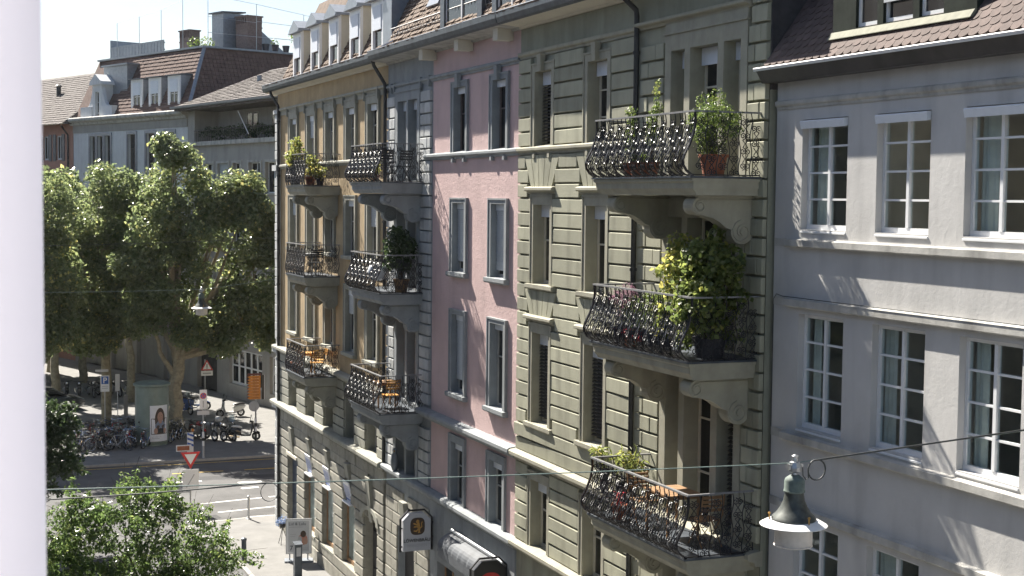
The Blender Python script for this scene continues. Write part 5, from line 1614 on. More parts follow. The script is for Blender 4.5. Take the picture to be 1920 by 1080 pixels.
def scooter(label, body, group=None, box=None, seat='black_paint'):
    T = local_thing('motor_scooter', label, 'scooter', (0, 0, 0), 0, group)
    make_wheel(T, -0.60, 0.24, 0.05, 5, 'paint_silver', 0.05); make_wheel(T, 0.66, 0.24, 0.05, 5, 'paint_silver', 0.05)
    m = MB(); m.loft([(-0.88, 0, 0.62, 0.06, 0.06), (-0.75, 0, 0.58, 0.15, 0.14), (-0.5, 0, 0.53, 0.20, 0.19), (-0.25, 0, 0.46, 0.19, 0.20), (-0.12, 0, 0.42, 0.15, 0.16)], 12, 2.6)
    m.box(-0.14, 0.36, -0.17, 0.17, 0.26, 0.32); m.build('body', body, T, smooth=True)
    m = MB(); m.prism([(0.34, -0.20, 0.28), (0.34, 0.20, 0.28), (0.45, 0.23, 0.62), (0.42, 0.18, 0.92), (0.42, -0.18, 0.92), (0.45, -0.23, 0.62)], (0.05, 0, 0.0)); m.build('leg_shield', body, T)
    m = MB(); m.loft([(0.48, 0, 0.47, 0.05, 0.03), (0.66, 0, 0.50, 0.09, 0.045), (0.86, 0, 0.42, 0.06, 0.03)], 8, 2.2); m.build('front_mudguard', body, T, smooth=True)
    m = MB(); m.loft([(-0.80, 0, 0.76, 0.10, 0.05), (-0.55, 0, 0.78, 0.15, 0.07), (-0.2, 0, 0.74, 0.13, 0.06), (-0.08, 0, 0.70, 0.06, 0.03)], 10, 2.4); m.build('seat', seat, T, smooth=True)
    m = MB(); m.tube([(0.66, 0, 0.24), (0.44, 0, 0.95)], 0.03, 6); m.tube([(0.32, -0.34, 1.02), (0.42, -0.12, 1.02), (0.42, 0.12, 1.02), (0.32, 0.34, 1.02)], 0.018, 5); m.loft([(0.32, 0, 1.0, 0.06, 0.04), (0.42, 0, 1.0, 0.10, 0.07), (0.52, 0, 0.98, 0.07, 0.05)], 8, 2.3); m.build('handlebar', 'black_paint', T, smooth=True)
    m = MB(); m.ellipsoid((0.51, 0, 0.98), (0.04, 0.06, 0.06), 8, 6); m.build('headlight', 'chrome', T, smooth=True)
    m = MB()
    for s in (-1, 1): m.tube([(0.36, s * 0.2, 1.03), (0.38, s * 0.30, 1.22)], 0.008, 4); m.ellipsoid((0.37, s * 0.31, 1.26), (0.015, 0.06, 0.045), 8, 5)
    m.build('mirrors', 'black_paint', T)
    m = MB(); m.prism([(0.49, -0.17, 1.02), (0.49, 0.17, 1.02), (0.40, 0.13, 1.38), (0.40, -0.13, 1.38)], (0.012, 0, 0.003)); m.build('windscreen', 'window_glass', T)
    if box:
        m = MB(); m.loft([(-1.05, 0, 0.98, 0.12, 0.10), (-1.0, 0, 1.0, 0.18, 0.15), (-0.78, 0, 1.0, 0.19, 0.16), (-0.70, 0, 0.98, 0.13, 0.11)], 10, 3.0); m.build('top_box', box, T, smooth=True)
    m = MB(); m.tube([(-0.2, -0.16, 0.2), (-0.75, -0.2, 0.3)], 0.045, 8); m.build('exhaust', 'chrome', T, smooth=True)
    return T
def motorcycle(label, paint, group=None):
    T = local_thing('motorcycle', label, 'motorcycle', (0, 0, 0), 0, group)
    make_wheel(T, -0.70, 0.31, 0.055, 6, 'paint_silver', 0.06); make_wheel(T, 0.72, 0.31, 0.055, 6, 'paint_silver', 0.06)
    m = MB(); m.loft([(-0.12, 0, 0.80, 0.08, 0.06), (0.0, 0, 0.85, 0.14, 0.12), (0.22, 0, 0.87, 0.16, 0.13), (0.38, 0, 0.84, 0.09, 0.09)], 10, 2.4); m.build('tank', paint, T, smooth=True)
    m = MB(); m.loft([(-0.95, 0, 0.86, 0.06, 0.04), (-0.7, 0, 0.82, 0.11, 0.06), (-0.3, 0, 0.78, 0.13, 0.06), (-0.1, 0, 0.76, 0.09, 0.05)], 10, 2.4); m.build('seat', 'black_paint', T, smooth=True)
    m = MB(); m.box(-0.22, 0.22, -0.16, 0.16, 0.28, 0.62); m.tube([(-0.1, -0.22, 0.45), (-0.1, 0.22, 0.45)], 0.11, 10); m.tube([(0.1, 0, 0.5), (0.22, 0, 0.78)], 0.09, 8); m.build('engine', 'steel', T)
    m = MB(); m.tube([(-0.7, 0.08, 0.31), (-0.1, 0.08, 0.42), (-0.55, 0.08, 0.76), (0.36, 0, 0.92)], 0.025, 6)
    for s in (-0.09, 0.09): m.tube([(0.72, s, 0.31), (0.42, s, 1.0)], 0.024, 6)
    m.tube([(0.26, -0.36, 1.06), (0.40, -0.12, 1.04), (0.40, 0.12, 1.04), (0.26, 0.36, 1.06)], 0.016, 5); m.build('frame', 'black_paint', T, smooth=True)
    m = MB(); m.ellipsoid((0.52, 0, 0.92), (0.10, 0.10, 0.10), 10, 7); m.build('headlight', 'chrome', T, smooth=True)
    m = MB(); m.tube([(0.1, -0.18, 0.3), (-0.3, -0.2, 0.28), (-0.95, -0.22, 0.42)], 0.045, 8); m.build('exhaust', 'chrome', T, smooth=True)
    m = MB(); m.loft([(0.55, 0, 0.64, 0.05, 0.02), (0.74, 0, 0.66, 0.07, 0.02), (0.95, 0, 0.56, 0.05, 0.02)], 8, 2.2); m.loft([(-1.02, 0, 0.62, 0.06, 0.02), (-0.75, 0, 0.68, 0.08, 0.02)], 8, 2.2); m.build('mudguard', paint, T, smooth=True)
    return T
place(scooter('white motor scooter standing alone in the shade below the warning sign', 'paint_white', seat='black_paint'), 16.75, 84.6, math.radians(186), 0.1)
place(scooter('black and white motor scooter at the right end of the sunlit row', 'paint_dark', box=None, seat='paint_white'), 15.75, 76.2, math.radians(-14), 0.1)
place(scooter('dark scooter with silver top box in the row of motorcycles', 'paint_dark', box='paint_silver'), 15.0, 76.7, math.radians(-70), 0.1)
place(motorcycle('black motorcycle in the row left of the silver top box', 'paint_dark'), 14.35, 76.8, math.radians(-62), 0.1)
place(motorcycle('red-tanked motorcycle right of the no-stopping sign', 'paint_red'), 13.55, 77.4, math.radians(-75), 0.1)
place(motorcycle('silver motorcycle between the red and black motorcycles', 'paint_silver'), 13.95, 77.0, math.radians(-66), 0.1)
place(scooter('red scooter with black seat just left of the poster column', 'paint_red'), 10.35, 76.6, math.radians(-55), 0.1)
mp = motorcycle('dark motorcycle in the shaded row before the arcade at the left', 'paint_dark', 'motorcycles in the shade before the arcade')
for i in range(8):
    T = mp if i == 0 else copy_tree(mp)
    place(T, 7.0 + i * 0.75, 96.5 - i * 0.15 + br.uniform(-0.2, 0.2), math.radians(-80 + br.uniform(-15, 15)), 0.1)
mp2 = scooter('dark blue scooter in the shade right of the big plane trunk', 'paint_blue', 'scooters right of the plane trunk')
for i, (x, y) in enumerate(((14.3, 86.6), (13.5, 86.9), (15.3, 88.0))):
    T = mp2 if i == 0 else copy_tree(mp2)
    place(T, x, y, math.radians(-60 + 25 * i), 0.1)
def car(label):
    T = local_thing('parked_car', label, 'car', (0, 0, 0), 0)
    m = MB(); m.loft([(-2.05, 0, 0.62, 0.70, 0.20), (-1.9, 0, 0.60, 0.82, 0.34), (-1.0, 0, 0.60, 0.86, 0.36), (0.9, 0, 0.58, 0.86, 0.34), (1.75, 0, 0.54, 0.80, 0.27), (2.05, 0, 0.50, 0.66, 0.17)], 14, 4.0); m.build('body', 'paint_dark', T, smooth=True)
    m = MB(); m.loft([(-1.85, 0, 0.95, 0.66, 0.06), (-1.35, 0, 1.15, 0.66, 0.27), (-0.4, 0, 1.2, 0.67, 0.27), (0.2, 0, 1.17, 0.66, 0.25), (0.95, 0, 0.93, 0.62, 0.04)], 14, 3.4); m.build('cabin_glass', 'dark_glass', T, smooth=True)
    m = MB(); m.loft([(-1.35, 0, 1.43, 0.52, 0.02), (-0.6, 0, 1.475, 0.55, 0.02), (0.15, 0, 1.42, 0.50, 0.02)], 10, 3.0); m.build('car_roof', 'paint_dark', T, smooth=True)
    for x in (-1.3, 1.3):
        for s in (-1, 1):
            w = MB(); w.tube([(x, s * 0.68, 0.31), (x, s * 0.87, 0.31)], 0.31, 16); W_ = w.build('wheel', 'rubber', T, smooth=True)
            w = MB(); w.tube([(x, s * 0.865, 0.31), (x, s * 0.885, 0.31)], 0.19, 12); w.build('rim', 'paint_silver', W_)
    for s in (-1, 1):
        m = MB(); m.ellipsoid((1.93, s * 0.55, 0.62), (0.10, 0.16, 0.08), 8, 6); m.build('headlight', 'chrome', T, smooth=True)
        m = MB(); m.ellipsoid((-1.98, s * 0.6, 0.72), (0.07, 0.13, 0.10), 8, 6); m.build('tail_light', 'paint_red', T, smooth=True)
    return T
place(car('dark parked car behind the bicycles at the left edge'), 6.9, 90.4, math.radians(14), 0.1)

# ------------------------------------------------------------------ poster column
PC = thing('poster_column', 'green cylindrical advertising column with a portrait poster among the bicycles', 'column', (11.05, 76.7, 0.1))
m = MB(); m.lathe([(0.80, 0.0), (0.80, 0.15), (0.86, 0.18), (0.86, 3.05), (0.95, 3.1), (0.95, 3.2), (0.7, 3.28), (0.0, 3.32)], (11.05, 76.7, 0.1), 28); m.build('drum', 'column_green', PC, smooth=True)
def on_drum(u, v, e):      # u metres round the drum from its front, v height
    a = math.radians(-92) + u / 0.9
    r = 0.875 + e
    return (11.05 + r * math.cos(a), 76.7 + r * math.sin(a), 0.1 + v)
def drum_patch(name, shape, e, material):
    m = MB(); c = (sum(p[0] for p in shape) / len(shape), sum(p[1] for p in shape) / len(shape))
    n = len(shape)
    m.add([on_drum(*c, e)] + [on_drum(*p, e) for p in shape], [(0, 1 + i, 1 + (i + 1) % n) for i in range(n)])
    return m.build(name, material, PC)
def rectshape(u0, u1, v0, v1, n=10):
    return [(u0 + (u1 - u0) * i / n, v0) for i in range(n + 1)] + [(u1 + (u0 - u1) * i / n, v1) for i in range(n + 1)]
def ell(cu, cv, ru, rv, n=20): return [(cu + ru * math.cos(2 * math.pi * i / n), cv + rv * math.sin(2 * math.pi * i / n)) for i in range(n)]
m = MB()
for i in range(12):
    u0, u1 = -0.2 + 1.05 * i / 12, -0.2 + 1.05 * (i + 1) / 12
    m.quad(on_drum(u0, 0.25, 0.01), on_drum(u1, 0.25, 0.01), on_drum(u1, 2.12, 0.01), on_drum(u0, 2.12, 0.01))
m.build('poster', 'sign_white', PC)
drum_patch('poster_print', rectshape(-0.14, 0.79, 0.62, 1.45), 0.016, 'hair')
drum_patch('poster_print', ell(0.34, 1.38, 0.29, 0.62), 0.020, 'hair')
drum_patch('poster_print', [(0.12, 0.66), (0.6, 0.66), (0.66, 1.1), (0.46, 1.34), (0.24, 1.34), (0.06, 1.1)], 0.026, 'denim')
drum_patch('poster_print', ell(0.34, 1.52, 0.16, 0.27), 0.032, 'skin')
drum_patch('poster_print', ell(0.34, 1.28, 0.08, 0.10), 0.029, 'skin')
drum_patch('poster_print', ell(0.10, 0.80, 0.10, 0.16), 0.032, 'skin')
drum_patch('poster_print', ell(0.60, 0.80, 0.09, 0.14), 0.032, 'skin')
drum_patch('poster_print', rectshape(0.2, 0.52, 0.70, 0.92), 0.036, 'paint_dark')
for du in (-0.06, 0.06): drum_patch('poster_print', ell(0.34 + du, 1.58, 0.025, 0.012, 8), 0.038, 'hair')
drum_patch('poster_print', ell(0.34, 1.40, 0.045, 0.014, 8), 0.038, 'poster_rose')
drum_patch('poster_print', rectshape(-0.1, 0.4, 0.48, 0.50), 0.016, 'sign_grey'); drum_patch('poster_print', rectshape(-0.1, 0.3, 0.40, 0.42), 0.016, 'sign_grey')

# ------------------------------------------------------------------ signs
def plate(m, x, y, z0, z1, w, t=0.02):
    m.box(x - w / 2, x + w / 2, y - t, y, z0, z1)
def disc_y(m, x, y, z, r, t=0.015, n=20):
    m.prism([(x + r * math.cos(2 * math.pi * i / n), y, z + r * math.sin(2 * math.pi * i / n)) for i in range(n)], (0, t, 0))
def lettering(name, body, size, material, parent, wloc, rot=(math.pi / 2, 0, 0), bold=False, depth=0.004):
    base = WPOS.get(parent, Vector((0, 0, 0)))
    return link(name, text_mesh(body, size, material, depth, bold), parent, Vector(wloc) - base, rot)

S = thing('road_sign', 'red and white give way triangle above a plain white plate', 'sign', (10.2, 60.05, 0.0))
x, y = 10.2, 60.0
m = MB(); m.tube([(x, y + 0.05, 0), (x, y + 0.05, 2.5)], 0.035, 8); m.build('post', 'steel', S, smooth=True)
tri_ = lambda s, cz: [(x - 0.40 * s, 0, cz + 0.24 * s), (x + 0.40 * s, 0, cz + 0.24 * s), (x, 0, cz - 0.46 * s)]
m = MB(); m.prism([(a, y, c) for a, _, c in tri_(1.0, 2.27)], (0, 0.02, 0)); m.build('triangle', 'sign_red', S)
m = MB(); m.prism([(a, y - 0.006, c) for a, _, c in tri_(0.62, 2.285)], (0, 0.004, 0)); m.build('triangle_face', 'sign_white', S)
m = MB(); plate(m, x, y, 0.93, 1.80, 0.66); P = m.build('plate', 'sign_white', S)
m = MB(); m.prism([(x - 0.20, y - 0.024, 1.05), (x - 0.16, y - 0.024, 1.05), (x + 0.17, y - 0.024, 1.58), (x + 0.13, y - 0.024, 1.60)], (0, 0.003, 0)); m.build('plate_print', 'sign_grey', S)

S = thing('road_sign', 'tall white no-stopping sign with red and blue disc on a striped post', 'sign', (12.83, 71.8, 0.1))
x, y = 12.83, 71.8
m = MB(); m.tube([(x, y, 0.1), (x, y, 3.5)], 0.035, 8); m.build('post', 'steel', S, smooth=True)
for z0, z1, mt in ((0.1, 0.7, 'sign_grey'), (0.7, 0.95, 'sign_white'), (0.95, 1.1, 'sign_black'), (1.1, 1.4, 'sign_white')):
    m = MB(); m.tube([(x, y, z0), (x, y, z1)], 0.06, 10); m.build('post_band', mt, S, smooth=True)
m = MB(); plate(m, x, y - 0.04, 2.55, 3.5, 0.36); m.build('plate', 'sign_white', S)
m = MB(); disc_y(m, x, y - 0.068, 3.2, 0.155); m.build('disc', 'sign_red', S)
m = MB(); disc_y(m, x, y - 0.073, 3.2, 0.12); m.build('disc_face', 'sign_blue', S)
m = MB(); m.prism([(x - 0.105, y - 0.077, 3.27), (x - 0.075, y - 0.077, 3.30), (x + 0.105, y - 0.077, 3.13), (x + 0.075, y - 0.077, 3.10)], (0, 0.003, 0)); m.prism([(x + 0.105, y - 0.079, 3.27), (x + 0.075, y - 0.079, 3.30), (x - 0.105, y - 0.079, 3.13), (x - 0.075, y - 0.079, 3.10)], (0, 0.003, 0)); m.build('cross', 'sign_red', S)
m = MB(); m.prism([(x - 0.03, y - 0.066, 2.62), (x + 0.03, y - 0.066, 2.62), (x + 0.03, y - 0.066, 2.95), (x - 0.03, y - 0.066, 2.95)], (0, 0.004, 0)); m.build('arrow', 'sign_grey', S)
m = MB(); plate(m, x + 0.0, y - 0.04, 2.25, 2.46, 0.6); m.build('plate', 'poster_grey', S)

S = thing('road_sign', 'red-edged warning triangle with exclamation mark over a white plate by the dark gateway', 'sign', (15.4, 84.9, 0.1))
x, y = 15.4, 84.9
m = MB(); m.tube([(x - 0.1, y + 0.05, 0.1), (x - 0.1, y + 0.05, 3.5)], 0.035, 8); m.build('post', 'steel', S, smooth=True)
tr = lambda s, e: [(x - 0.36 * s, y + e, 2.86 + 0.21 - 0.21 * s), (x + 0.36 * s, y + e, 2.86 + 0.21 - 0.21 * s), (x, y + e, 2.86 + 0.21 + 0.42 * s)]
m = MB(); m.prism(tr(1.0, -0.02), (0, 0.02, 0)); m.build('triangle', 'sign_red', S)
m = MB(); m.prism(tr(0.68, -0.028), (0, 0.004, 0)); m.build('triangle_face', 'sign_white', S)
m = MB(); m.box(x - 0.025, x + 0.025, y - 0.036, y - 0.032, 3.02, 3.24); m.box(x - 0.025, x + 0.025, y - 0.036, y - 0.032, 2.95, 2.99); m.build('exclamation_mark', 'sign_black', S)
m = MB(); plate(m, x, y, 2.55, 2.83, 0.68); m.build('plate', 'sign_white', S)
m = MB(); m.box(x - 0.24, x + 0.24, y - 0.025, y - 0.021, 2.64, 2.73); m.build('plate_print', 'sign_grey', S)
m = MB(); plate(m, x - 0.1, y, 0.55, 0.85, 0.3); m.build('plate', 'sign_white', S)

S = thing('road_sign', 'blue and white parking sign before the slender plane trunk', 'sign', (9.35, 82.6, 0.1))
x, y = 9.35, 82.6
m = MB(); m.tube([(x, y + 0.04, 0.1), (x, y + 0.04, 2.95)], 0.03, 8); m.build('post', 'steel', S, smooth=True)
m = MB(); plate(m, x, y, 2.15, 3.05, 0.48); m.build('plate', 'sign_white', S)
m = MB(); m.box(x - 0.19, x + 0.19, y - 0.026, y - 0.022, 2.58, 3.0); m.build('plate_face', 'sign_blue', S)
lettering('letter', 'P', 0.44, 'sign_white', S, (x, y - 0.03, 2.64), bold=True)
m = MB(); m.box(x - 0.16, x + 0.16, y - 0.025, y - 0.022, 2.44, 2.47); m.box(x - 0.16, x + 0.16, y - 0.025, y - 0.022, 2.33, 2.36); m.build('plate_print', 'sign_grey', S)
S = thing('notice_board', 'narrow white panel on a thin post right of the slender trunk', 'sign', (10.05, 82.7, 0.1))
m = MB(); m.box(9.92, 10.16, 82.66, 82.72, 2.15, 3.1); m.tube([(10.05, 82.74, 0.1), (10.05, 82.74, 3.0)], 0.025, 6); m.build('panel', 'poster_grey', S)
m = MB(); m.box(8.9, 9.6, 83.05, 83.1, 3.2, 3.34); tag(m.build('cross_board', 'poster_grey'), 'short pale board nailed across the slender plane trunk', 'board')
S = thing('concrete_post', 'square pale concrete post among the bicycles', 'post', (10.4, 82.0, 0.1))
m = MB(); m.box(10.3, 10.5, 81.9, 82.1, 0.1, 2.0); m.prism([(10.3, 81.9, 2.0), (10.5, 81.9, 2.0), (10.45, 81.95, 2.05), (10.35, 81.95, 2.05)], (0, 0.1, 0)); m.build('shaft', 'pavement', S)

S = thing('direction_sign', 'stack of orange arrow boards on a striped post behind the yellow corner', 'sign', (16.27, 75.9, 0.1))
x, y = 16.27, 75.9
m = MB(); m.tube([(x + 0.08, y + 0.05, 0.1), (x + 0.08, y + 0.05, 3.7)], 0.045, 8); m.build('post', 'steel', S, smooth=True)
for z0, z1, mt in ((0.1, 0.6, 'sign_black'), (0.6, 0.85, 'sign_white'), (0.85, 1.05, 'sign_black'), (1.05, 1.3, 'sign_white')):
    m = MB(); m.tube([(x + 0.08, y + 0.05, z0), (x + 0.08, y + 0.05, z1)], 0.065, 10); m.build('post_band', mt, S, smooth=True)
for i in range(8):
    z = 2.32 + i * 0.158
    m = MB(); m.prism([(x - 0.36, y, z + 0.075), (x - 0.26, y, z + 0.002), (x + 0.33, y, z + 0.002), (x + 0.33, y, z + 0.150), (x - 0.26, y, z + 0.150)], (0, 0.02, 0)); b_ = m.build('direction_board', 'sign_orange', S)
    m = MB(); m.prism([(x - 0.42, y + 0.004, z + 0.075), (x - 0.36, y + 0.004, z + 0.075), (x - 0.26, y + 0.004, z + 0.150), (x - 0.34, y + 0.004, z + 0.150)], (0, 0.01, 0)); m.box(x - 0.1, x + 0.24, y - 0.004, y - 0.001, z + 0.06, z + 0.085); m.build('board_print', 'sign_maroon', b_)
m = MB(); m.box(x - 0.36, x + 0.36, y - 0.01, y + 0.05, 3.60, 3.70); m.build('top_cap', 'sign_maroon', S)
m = MB(); plate(m, x + 0.46, y + 0.05, 2.3, 3.6, 0.14); m.build('side_panel', 'sign_black', S)
m = MB(); m.tube([(x + 0.55, y + 0.05, 2.3), (x + 0.55, y + 0.05, 3.6)], 0.015, 5); m.build('side_rod', 'sign_white', S)
m = MB(); disc_y(m, x - 0.02, y + 0.02, 1.95, 0.28); m.build('sign_back', 'sign_grey', S)

S = thing('traffic_island_sign', 'blue striped island marker with a small brown plate above the give way sign', 'sign', (12.3, 72.3, 0.1))
m = MB(); m.box(12.12, 12.42, 72.2, 72.3, 0.35, 1.32); m.build('marker', 'sign_white', S)
for i in range(3):
    z = 0.62 + i * 0.24
    m = MB(); m.prism([(12.12, 72.196, z + 0.12), (12.42, 72.196, z), (12.42, 72.196, z + 0.11), (12.12, 72.196, z + 0.23)], (0, 0.003, 0)); m.build('stripe', 'sign_blue', S)
m = MB(); m.box(11.55, 12.3, 72.08, 72.12, 0.42, 0.74); m.build('plate', 'sign_white', S)
m = MB(); m.box(11.60, 12.2, 72.072, 72.078, 0.47, 0.69); m.build('plate_face', 'terracotta', S)
m = MB(); m.tube([(12.27, 72.33, 0.1), (12.27, 72.33, 1.3)], 0.04, 8); m.build('post', 'steel', S, smooth=True)
m = MB(); m.ellipsoid((12.4, 72.3, 1.42), (0.07, 0.07, 0.08), 8, 6); m.build('warning_lamp', 'sign_orange', S, smooth=True)

S = thing('bollard', 'slim grey steel bollard on the corner pavement', 'bollard', (12.1, 57.55, 0.1))
m = MB(); m.lathe([(0.05, 0), (0.05, 0.86), (0.06, 0.87), (0.06, 0.93), (0.03, 0.96), (0, 0.965)], (12.1, 57.55, 0.1), 12); m.lathe([(0.12, 0), (0.12, 0.015), (0.05, 0.03)], (12.1, 57.55, 0.1), 12); m.build('post', 'steel', S, smooth=True)
S = thing('parking_meter', 'dark square ticket post in front of the advertising board', 'parking meter', (11.75, 47.9, 0.1))
m = MB(); m.box(11.63, 11.88, 47.8, 48.05, 0.1, 1.28); m.prism([(11.61, 47.78, 1.28), (11.90, 47.78, 1.28), (11.90, 48.07, 1.34), (11.61, 48.07, 1.34)], (0, 0, 0.03)); m.build('housing', 'zinc', S)
m = MB(); m.box(11.68, 11.83, 47.785, 47.797, 0.9, 1.2); m.build('display', 'poster_grey', S)
S = thing('bollard', 'short dark round bollard at the kerb behind the young street tree', 'bollard', (10.55, 51.0, 0.1))
m = MB(); m.lathe([(0.09, 0), (0.09, 0.7), (0.1, 0.72), (0.1, 0.8), (0, 0.84)], (10.55, 51.0, 0.1), 10); m.build('post', 'zinc', S, smooth=True)

# advertising A-board on the pavement
S = thing('advertising_board', 'grey and white poster stand on the pavement beside the shop windows', 'sign', (12.45, 50.2, 0.1))
ang = math.radians(-14)
ub = Vector((math.cos(ang), math.sin(ang), 0)); nb = Vector((ub.y, -ub.x, 0))
c0 = Vector((12.35, 50.2, 0.1))
def ab(u, z, e=0.0): return tuple(c0 + ub * u + nb * e + Vector((0, 0, z)))
def ab_rect(u0, u1, z0, z1, e, t, name, material, par):
    m = MB(); m.prism([ab(u0, z0, e), ab(u1, z0, e), ab(u1, z1, e), ab(u0, z1, e)], nb * -t); return m.build(name, material, par)
ab_rect(-0.46, 0.46, 0.28, 1.55, 0.03, 0.06, 'frame', 'steel', S)
ab_rect(-0.43, 0.43, 0.31, 1.52, 0.036, 0.004, 'poster', 'sign_white', S)
ab_rect(-0.37, 0.37, 0.36, 1.46, 0.040, 0.003, 'poster_print', 'poster_grey', S)
for sh, mt in ((ell(0.14, 0.80, 0.17, 0.20), 'poster_rose'), (ell(0.16, 1.0, 0.10, 0.12), 'hair'), (ell(0.04, 0.76, 0.08, 0.16), 'sign_grey'), (ell(0.24, 0.74, 0.08, 0.12), 'skin')):
    m = MB(); m.prism([ab(u, z, 0.046 if mt != 'poster_rose' else 0.044) for u, z in sh], nb * -0.003); m.build('poster_print', mt, S)
for u, z, w in ((-0.1, 1.24, 0.5), (-0.2, 0.98, 0.2), (-0.22, 0.9, 0.18), (0.12, 0.48, 0.44), (0.12, 0.43, 0.44)):
    ab_rect(u - w / 2, u + w / 2, z, z + 0.02, 0.044, 0.003, 'poster_print', 'sign_grey', S)
rotb = (math.pi / 2, 0, ang)
lettering('lettering', 'Lul & Lulu', 0.15, 'zinc', S, ab(-0.05, 1.32, 0.05), rotb, depth=0.002)
lettering('lettering', '71', 0.24, 'zinc', S, ab(-0.20, 0.42, 0.05), rotb, bold=True, depth=0.002)
m = MB()
for u in (-0.32, 0.32): m.tube([ab(u, 0.3, 0.0), ab(u, 0.0, 0.0)], 0.025, 6)
m.prism([ab(-0.5, 0.0, 0.2), ab(0.5, 0.0, 0.2), ab(0.5, 0.0, -0.25), ab(-0.5, 0.0, -0.25)], (0, 0, 0.06)); m.build('foot', 'zinc_light', S)
S = thing('flower_stand', 'thin wire stand with small blue flowers at the shop door', 'plant stand', (12.4, 52.9, 0.1))
m = MB()
for a in (0, 2.1, 4.2): m.tube([(12.4 + 0.22 * math.cos(a), 52.9 + 0.22 * math.sin(a), 0.1), (12.4, 52.9, 0.75)], 0.012, 5)
m.lathe([(0.10, 0), (0.14, 0.16)], (12.4, 52.9, 0.74), 10); m.build('stand', 'black_paint', S)
leaf_mat('petal_blue', (0.08, 0.12, 0.25), (0.20, 0.26, 0.42), (0.5, 0.53, 0.6), 0.3, 0.5)
link('flowers', clump_leaves('flowers', 'petal_blue', [(12.4, 52.9, 1.0, 0.2), (12.52, 52.85, 0.95, 0.14), (12.28, 52.95, 0.94, 0.14)], 300, 0.06, 4, origin=(12.4, 52.9, 0.1)), S)

# beer sign hung out from the pink house
def octo(x0, x1, z0, z1, ch):
    return [(x0, z0), (x1, z0), (x1, z1 - ch), (x1 - ch, z1), (x0 + ch, z1), (x0, z1 - ch)]
def hanging_sign(label, yw, x0, x1, z0, z1, face):
    S = thing('hanging_sign', label, 'sign', ((x0 + x1) / 2, yw, z0))
    m = MB(); m.prism([(x, yw - 0.08, z) for x, z in octo(x0, x1, z0, z1, 0.2)], (0, 0.16, 0)); m.build('light_box', face, S)
    m = MB(); o = [(x, yw, z) for x, z in octo(x0 - 0.06, x1 + 0.06, z0 - 0.02, z1 + 0.06, 0.22)]
    m.tube([o[0], o[5], o[4], o[3], o[2], o[1]], 0.03, 5)
    m.tube([(x1 + 0.06, yw, z0 + 0.35), (XW - 0.02, yw, z0 + 0.35)], 0.03, 5); m.tube([(x1 + 0.06, yw, z1 - 0.3), (XW - 0.02, yw, z1 - 0.3)], 0.03, 5)
    for z in (z0 + 0.12, z1 - 0.42): m.tube([(x0 - 0.06, yw, z), (x0, yw, z)], 0.02, 4)
    m.build('bracket', 'iron', S)
    return S
S = hanging_sign('white pub sign with dark lion emblem and two lines of lettering', 37.4, 12.09, 12.88, 3.47, 4.52, 'sign_white_shaded')
yf = 37.4 - 0.084
m = MB()
pts = []
for i in range(28):
    a = 2 * math.pi * i / 28
    ca, sa = math.cos(a), math.sin(a)
    pts.append((12.50 + 0.21 * math.copysign(abs(ca) ** 0.65, ca), yf - 0.001, 4.15 + 0.24 * math.copysign(abs(sa) ** 0.65, sa)))
m.prism(pts, (0, 0.004, 0)); m.build('emblem_field', 'hair', S)
# small rearing heraldic lion, facing left
m = MB(); ly = yf - 0.005
def blob(pp): m.prism([(12.50 + u * 0.32, ly, 4.15 + v * 0.36) for u, v in pp], (0, 0.004, 0))
blob([(-0.10, 0.46), (0.02, 0.52), (0.14, 0.44), (0.14, 0.30), (0.05, 0.22), (-0.08, 0.26), (-0.16, 0.34)])
blob([(-0.06, 0.26), (0.14, 0.30), (0.22, 0.05), (0.20, -0.2), (0.04, -0.22), (-0.06, -0.02)])
blob([(-0.06, 0.18), (-0.34, 0.28), (-0.40, 0.22), (-0.34, 0.16), (-0.08, 0.06)])
blob([(-0.04, 0.02), (-0.30, 0.02), (-0.38, -0.06), (-0.28, -0.08), (-0.02, -0.08)])
blob([(0.04, -0.18), (-0.14, -0.32), (-0.34, -0.30), (-0.36, -0.38), (-0.1, -0.44), (0.12, -0.24)])
blob([(0.10, -0.2), (0.24, -0.18), (0.20, -0.4), (0.28, -0.5), (0.02, -0.52), (0.06, -0.44)])
blob([(0.20, -0.12), (0.34, 0.0), (0.30, 0.22), (0.40, 0.36), (0.46, 0.32), (0.38, 0.18), (0.42, -0.06), (0.26, -0.2)])
m.build('emblem_lion', 'gold', S)
lettering('lettering', 'LÖWENBRÄU', 0.125, 'sign_black', S, (12.485, yf, 3.72), bold=True)
lettering('lettering', 'MÜNCHEN', 0.115, 'sign_grey', S, (12.485, yf, 3.58))
S = hanging_sign('black pub sign with a red oval at the bottom of the picture', 31.95, 12.10, 12.92, 3.35, 4.48, 'sign_black')
m = MB(); m.prism([(12.52 + 0.27 * math.cos(2 * math.pi * i / 24), 31.95 - 0.086, 4.02 + 0.19 * math.sin(2 * math.pi * i / 24)) for i in range(24)], (0, 0.005, 0)); m.build('red_oval', 'sign_red', S)

